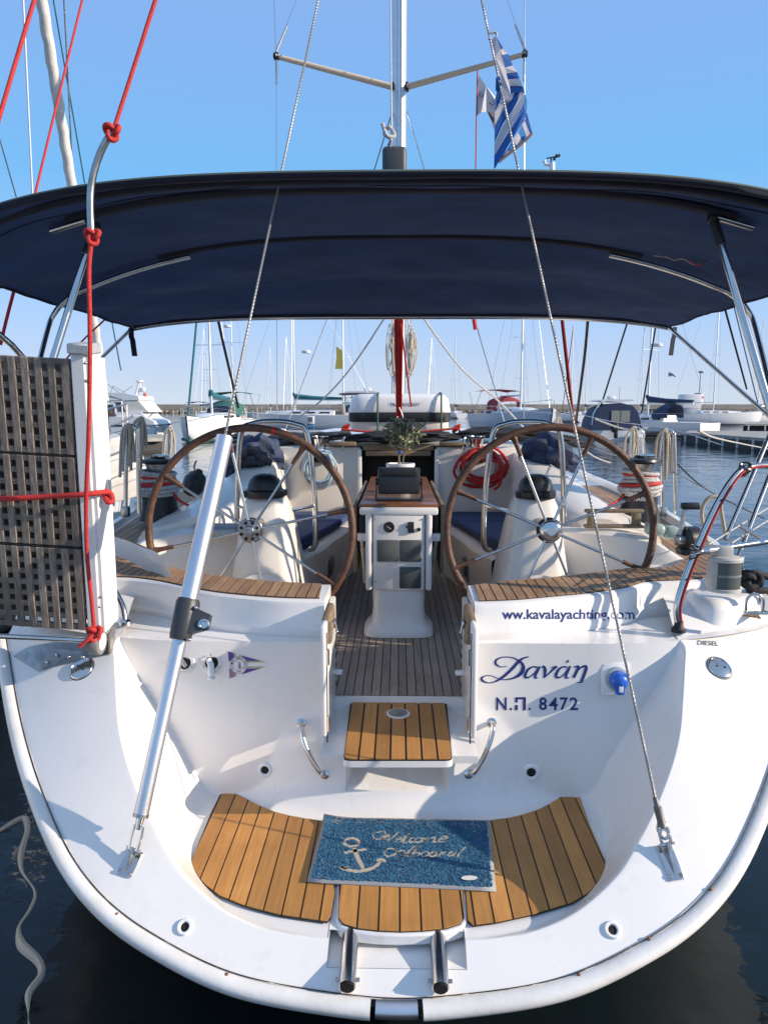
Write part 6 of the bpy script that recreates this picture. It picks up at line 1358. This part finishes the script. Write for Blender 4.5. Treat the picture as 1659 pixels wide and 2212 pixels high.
MB().tube([myp(300,856), myp(306,832)], .12, 8).tube([myp(309,856), myp(308,832)], .10, 8).build('radar_arch', M['boat_w'], my, kind='stuff'); MB().lathe(myp(308,829), [(.1,-.1),(.28,0),(.28,.08),(.01,.12)], 14).build('radar', M['boat_w'], my); MB().ball(myp(315,845), .17, 12, 8, (1, 1, 1.2)).build('sat_dome', M['boat_w'], my); MB().rbox(myp(318,858), (.2, .2, .38), .05).build('life_ring', mat('orange', (.7, .12, .03), .5), my)
for a, b in (((238,834),(262,852)), ((238,834),(232,850)), ((250,838),(275,852)), ((292,838),(270,852)), ((250,838),(244,852))): MB().tube([myp(*a), myp(*b)], .025, 5).build('rail', M['steel2'], my)
MB().tube([myp(338,905,1.5), myp(350,893,1.5)], .04, 5).tube([myp(355,922), myp(356,926)], .3, 6).build('swim_ladder', M['steel2'], my, kind='stuff')
# cruiser with blue tent and yellow life ring
bt_ = empty('cabin_cruiser', 'cabin cruiser with a dark blue tent and yellow life ring behind the left wheel', 'motor boat', loc=PZ(487, 938, 0))
kk = .0375
def q7(u, v, y=0): return V(((u-487)*kk, y, 2.0-(v-886)*kk))
MB().loft([[q7(u, v, y) for u, v in ((450,938),(446,915),(450,905),(526,905),(532,915),(528,938))] for y in (-1, 4)], closed=True, cap=True).build('hull', M['boat_w'], bt_, smooth=20)
MB().loft([[q7(487+33*math.cos(a)*k_, 905-35*math.sin(a)**.6*k_, y) for a in [math.pi*k/16 for k in range(17)]] for k_, y in ((1, -.6), (1.02, .5), (1, 3))], cap=True).build('tent_arch', M['planks'], bt_, smooth=50)
MB().loft([[q7(485+25*math.cos(a)*k_, 914-39*math.sin(a)**.6*k_, y) for a in [math.pi*k/16 for k in range(17)]] for k_, y in ((1, -.75), (1.02, -.62))], cap=True).build('tent_door', M['navy2'], bt_, smooth=50)
MB().tube([q7(508+6.5*math.cos(a), 897+6.5*math.sin(a), -.9) for a in [2*math.pi*k/18 for k in range(18)]], .07, 8, closed=True).build('life_ring', M['yellow'], bt_)
# hard-top motor yacht behind the liferaft
hy = empty('motor_yacht', 'white hard-top motor yacht hidden behind the liferaft, left side showing', 'motor yacht', loc=PZ(790, 932, 0)); k3 = .040
q8 = lambda u, v, y=0: V(((u-790)*k3, y, 2.0-(v-886)*k3))
MB().loft([[q8(u, v, y) for u, v in ((744,848),(748,845),(812,845),(822,849),(820,852),(744,852))] for y in (-1.6, 1.6)], closed=True, cap=True).build('hard_top', M['boat_w'], hy, smooth=20)
MB().loft([[q8(u, v, y) for u, v in ((735,932),(728,905),(742,893),(860,893),(868,932))] for y in (-1.8, 1.8)], closed=True, cap=True).build('hull', M['boat_w'], hy, smooth=20)
for u in (746, 762, 818): MB().tube([q8(u, 851, -1.5), q8(u-3, 895, -1.5)], .06, 6).build('top_post', M['boat_w'], hy)
MB().rbox(q8(795,840), (.7, .5, .32), .1).build('radar', M['boat_w'], hy); MB().tube([q8(772,845), q8(772,836)], .05, 6).build('antenna', M['boat_w'], hy)
MB().rbox(q8(732,905,-1.9), (1.0, .3, 1.2), .2).build('folded_dinghy', M['grey_canvas'], hy)
# tented motorboat on the right
rm = empty('motor_boat', 'motorboat under a navy tent cover with a grey window, right of the right wheel', 'motor boat', loc=PZ(1322, 950, 0)); k4 = .0315
q9 = lambda u, v, y=0: V(((u-1322)*k4, y, 2.0-(v-886)*k4))
def tent(k_, y, s=0): return [q9(x, v, y) for x, v in [(1322+(x-1322)*k_, 930-(930-v)*k_) for x, v in ((1268,930),(1272,905),(1282,882),(1300,874),(1325,872),(1350,878),(1362,892),(1368,912),(1372,930))]]
MB().loft([tent(1, -1.2), tent(1.0, -.9), tent(.98, 1.5), tent(.8, 3.2)], cap=True).build('tent', M['navy2'], rm, smooth=40)
MB().add([q9(1307,888,-1.23), q9(1345,888,-1.23), q9(1345,911,-1.23), q9(1307,911,-1.23)], [(0,1,2,3)]).build('tent_window', mat('clear_plastic', (.30, .29, .25), .2), rm, smooth=0)
MB().add([q9(1325.5,888,-1.24), q9(1326.7,888,-1.24), q9(1326.7,911,-1.24), q9(1325.5,911,-1.24)], [(0,1,2,3)]).build('window_zip', M['navy2'], rm, smooth=0)
MB().loft([[q9(u, v, y) for u, v in ((1280,868),(1290,865),(1350,865),(1356,868),(1330,871))] for y in (-1, 1.6)], closed=True, cap=True).build('hard_top', M['boat_w'], rm, smooth=20)
MB().rbox(q9(1316,861), (.52, .45, .24), .1).build('radar', M['boat_w'], rm); MB().tube([q9(1333,865), q9(1333,838)], .012, 5).build('aerial', M['rubber'], rm)
MB().tube([q9(1270,918,-1.0), q9(1272,895,-1.0), q9(1284,872,-1.0), q9(1295,869,-1.0)], .06, 8).build('arch', M['boat_w'], rm)
MB().loft([[q9(u, v, y) for u, v in ((1276,950),(1268,938),(1266,929),(1376,929),(1378,940),(1372,950))] for y in (-1.3, 4)], closed=True, cap=True).build('hull', M['boat_w'], rm, smooth=20)
MB().rbox(q9(1310,922,-1.7), (.42, .5, .62), .12, rot=(R(-15), 0, 0)).rbox(q9(1312,936,-1.8), (.22, .3, .5), .06).build('outboard', M['black'], rm)
MB().rbox(q9(1350,941,-1.6), (1.0, .5, .25), .06).build('bathing_platform', M['boat_w'], rm)
# inflatable dinghy
dn = empty('dinghy', 'pale inflatable dinghy tied in front of the dark-hooded sailing boat', 'dinghy', loc=PZ(1423, 944, 0)); dn.location.y -= 1.5
MB().tube(crv([V((-1.9, .5, .55)), V((1.0, .6, .5)), V((1.75, .0, .6)), V((1.0, -.6, .5)), V((-1.9, -.5, .55))], 6), .24, 12).build('tube', M['dingy'], dn)
MB().box((-.2, 0, .35), (2.8, 1.0, .08)).build('floor', M['boat_g'], dn, smooth=0)
MB().tube([V((-1.7, -.76, .55)), V((1.0, -.86, .5))], .03, 6).build('rub_strip', M['boat_w'], dn)
# beacon, hut
bc = empty('harbour_beacon', 'white beacon with a red band and tall pole on the breakwater, right', 'beacon', loc=P(1508, 868, 395)); s_ = .245
MB().lathe((0, 0, -1), [(2.2, 0), (2.2, 5.2), (2.4, 5.3), (2.4, 5.6), (.1, 5.7)], 16).build('tower', M['boat_w'], bc, smooth=30); MB().lathe((0, 0, 1.6), [(2.26, 0), (2.26, 1.2)], 16).build('red_band', mat('beacon_red', (.5, .02, .03), .5), bc, smooth=30)
MB().tube([V((.2, 0, 4.6)), V((.4, 0, 15))], .35, 6).rbox((.4, 0, 15.4), (2.6, 1, 1.2), .2).build('pole', M['steel2'], bc)
tag(MB().rbox(P(1488, 876, 150), (3.6, 3, 4.4), .1).box(P(1482, 873, 148.2), (1.2, .2, 1.4)).build('quay_hut', M['boat_w'], None), 'small white hut beyond the right sailing yacht', 'hut')
# pontoons and quays
def pontoon(name, lab, pts, z=.62, m_='planks'):
    o = empty(name, lab, 'pontoon', 'floating pontoons', loc=pts[0])
    q = [p-pts[0] for p in pts]; n = len(q)
    MB().add([V((p.x, p.y, z)) for p in q]+[V((p.x, p.y, z-.16)) for p in q], [tuple(range(n)), tuple(range(2*n-1, n-1, -1))]+[(i, (i+1) % n, n+(i+1) % n, n+i) for i in range(n)]).build('deck', M[m_], o, smooth=0)
    L_ = (q[1]-q[0]).length; d = (q[1]-q[0]).normalized(); k = int(L_/1.6)
    for i in range(min(k, 40)):
        p = q[0]+d*(i*1.6+.3); MB().box((p.x, p.y+.05, z-.35), (.12, .12, .5)).build('post', M['boat_deck'], o, smooth=0)
    MB().add([V((p.x, p.y+.5, z-.16)) for p in q[:2]]+[V((p.x, p.y+.5, -.3)) for p in q[:2]], [(0, 1, 3, 2)]).build('float', M['float'], o, smooth=0)
    return o
def near(u, v, z): return PZ(u, v, z)
def flat_(p): return V((p.x, p.y, 0))
pontoon('pontoon', 'grey floating pontoon running to the right edge behind the right stanchions', [flat_(near(1477, 934, .62)), flat_(near(1700, 950, .62)), flat_(near(1700, 932, .62)), flat_(near(1490, 930, .62))])
pontoon('pontoon', 'grey pontoon strip at the far right beyond the white yacht', [flat_(near(1610, 916, .62)), flat_(near(1760, 916, .62)), flat_(near(1760, 911, .62)), flat_(near(1610, 911, .62))])
pontoon('pontoon', 'pontoon seen through the left wheel between the moored boats', [flat_(near(520, 938, .62)), flat_(near(1090, 932, .62)), flat_(near(1090, 926, .62)), flat_(near(520, 930, .62))])
pontoon('pontoon', 'low grey pontoon behind the left stanchions under the motor yacht', [flat_(near(120, 952, .62)), flat_(near(352, 946, .62)), flat_(near(352, 938, .62)), flat_(near(120, 940, .62))])
for u, v, y, lab in ((671, 915, 60, 'blue and white service pedestal on the pontoon left of the liferaft'), (1054, 902, 62, 'blue and white service pedestal on the pontoon right of the liferaft')):
    p = P(u, v, y); o = empty('service_pedestal', lab, 'service pedestal', 'service pedestals on the pontoon', p); MB().rbox((0, 0, .28), (.62, .4, .66), .06).build('head', M['boat_w'], o); MB().rbox((0, 0, -.38), (.55, .35, .72), .04).build('foot', mat('ped_blue_%d' % u, (.02, .12, .26), .5), o)
    MB().box((0, -.21, .34), (.36, .03, .36)).build('panel', M['smoke'], o, smooth=0)
# mooring lines sagging across the harbour
def line(pts, r, m_, lab): tag(MB().tube(crv(pts, 8), r, 6).build('mooring_line', m_, None), lab, 'mooring line', 'mooring lines')
line([P(1508, 930, 5.3), P(1560, 950, 9), P(1659, 970, 16)], .011, M['rope_w'], 'pale mooring line running right from the tall hooped stanchion')
line([P(1285, 905, 7.3), P(1330, 922, 7.3), P(1363, 930, 7.3)], .009, M['rope_w'], 'pale line between two stanchions right of the right wheel')
line([P(1232, 945, 8), P(1280, 985, 9), P(1318, 1000, 12)], .010, M['rope_w'], 'pale line dipping to the water inside the right wheel')
line([P(1460, 1000, 5.3), P(1530, 1060, 6), P(1650, 1120, 7)], .006, M['rubber'], 'thin dark line slanting down across the water at the right')
for a, b, m_, r, lab in ((((1418,690,30),(1385,892,30)), 0, M['rubber'], .035, 'dark stay left of the right diagonal brace'), (((1562,655,20),(1612,840,24)), 0, M['rubber'], .028, 'dark stay between the right brace and the right frame leg'), (((1212,672,18),(1240,930,20)), 0, M['red_dk'], .045, 'dark red furled stay beside the right twisted wire'), (((113,-20,12),(184,396,13)), 0, M['teal'], .012, 'teal line high in the upper left sky'), (((218,560,13),(262,800,13.5)), 0, M['teal'], .012, 'teal line ending at a knot left of the left wheel'), (((0,300,9),(36,425,10)), 0, M['steel2'], .008, 'thin wire at the left edge of the sky'), (((50,-20,14),(72,440,15)), 0, M['boat_w'], .018, 'pale double wire in the upper left sky'), (((138,-20,11),(160,410,12)), 0, M['steel2'], .012, 'thin steel wire right of the furled sail')):
    tag(MB().tube([P(*a[0]), P(*a[1])], r, 7).build('stay_line', m_, None), lab, 'stay')
# neighbouring yacht alongside on the left
nb_ = boat('neighbour_yacht', 'white neighbouring yacht alongside on the left, its bow beyond the gangway', 'yacht', 400, 1000, 90, 13.5, 3.9, 1.35, stripe='teal', cab=.4, win=4, pulpit=True, off=0)
nb_.location = (-5.05, 6.0, 0)
fb_, ft_ = P(233, 878, 12.4), P(86, -30, 9.2)
fs = empty('furled_jib', 'white furled jib rolled on its stay above a black drum, left of the wheel', 'furled sail', 'furled sails', fb_)
n_ = 60; d = ft_-fb_
MB().tube([d*(.01+.99*i/n_)+V((.006*math.sin(i*1.9), 0, 0)) for i in range(n_+1)], [.035+.030*min(1, i/9)*(1+.10*math.sin(i*2.3)) for i in range(n_+1)], 12).build('rolled_sail', M['sailw'], fs, smooth=60)
MB().lathe(V((0, 0, -.17)), [(.10, 0), (.14, .01), (.13, .03), (.11, .05), (.11, .13), (.14, .15), (.12, .17)], 20).build('drum', M['rubber'], fs); MB().tube([V((0, 0, -.16)), V((.02, .05, -.55))], .02, 8).build('tack_fitting', M['steel2'], fs)
tag(MB().rbox(P(264, 1012, 8.6), (.55, .06, .75), .03, rot=(R(6), R(-12), R(35))).build('canvas_dodger', M['sailw'], None), 'beige canvas dodger laced to the neighbouring yacht rail', 'canvas dodger')
for pts, lab in (([P(232,920,9), P(262,912,9), P(290,898,9)], 'upper'), ([P(236,985,8), P(262,975,8), P(285,958,8)], 'lower')):
    tag(MB().tube(crv(pts, 5), .014, 7).build('rope', M['rope_w'], None), '%s white rope drooping from the neighbouring yacht bow rail' % lab, 'rope')

for i, (u, v, rz, mh, lab) in enumerate(((620, 904, 90, 17, 'between the radar mast and the pale grey boat'), (930, 905, 80, 16, 'just right of the mainsheet'), (985, 904, 100, 19, 'under the sagging pale line right of the mast'), (1265, 905, 90, 16, 'behind the navy tented motorboat'), (1385, 906, 85, 18, 'between the tented motorboat and the dark-hooded boat'), (585, 905, 95, 14, 'left of the left wire roller'), (1640, 905, 95, 20, 'beyond the far right pontoon'), (445, 905, 95, 18, 'seen through the top of the left wheel'))):
    boat('sailing_boat', 'far-off small sailing boat '+lab, 'sailing boat', u, v, rz, 10, 3.2, 1.3, mast_=.1, mh=mh, cover='navy2' if i % 2 else 'grey_canvas', pulpit=False, off=0)
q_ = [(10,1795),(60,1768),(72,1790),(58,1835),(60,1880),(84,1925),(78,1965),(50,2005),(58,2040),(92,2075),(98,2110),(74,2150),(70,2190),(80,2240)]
tag(MB().tube([p+V((.004*math.sin(i*.35), 0, -.004)) for i, p in enumerate(crv([PZ(u-10, v, .0) for u, v in q_], 8))], [.013+.006*math.sin(i*.11)+.003*math.sin(i*.31) for i in range(105)], 8).build('reflection_tube', mat('reflection_tone', (.42, .38, .30), .35), None), 'pale wavy line floating on the dark water at the lower left', 'mooring line')  # added tube drawing the pale wavy reflection on the water
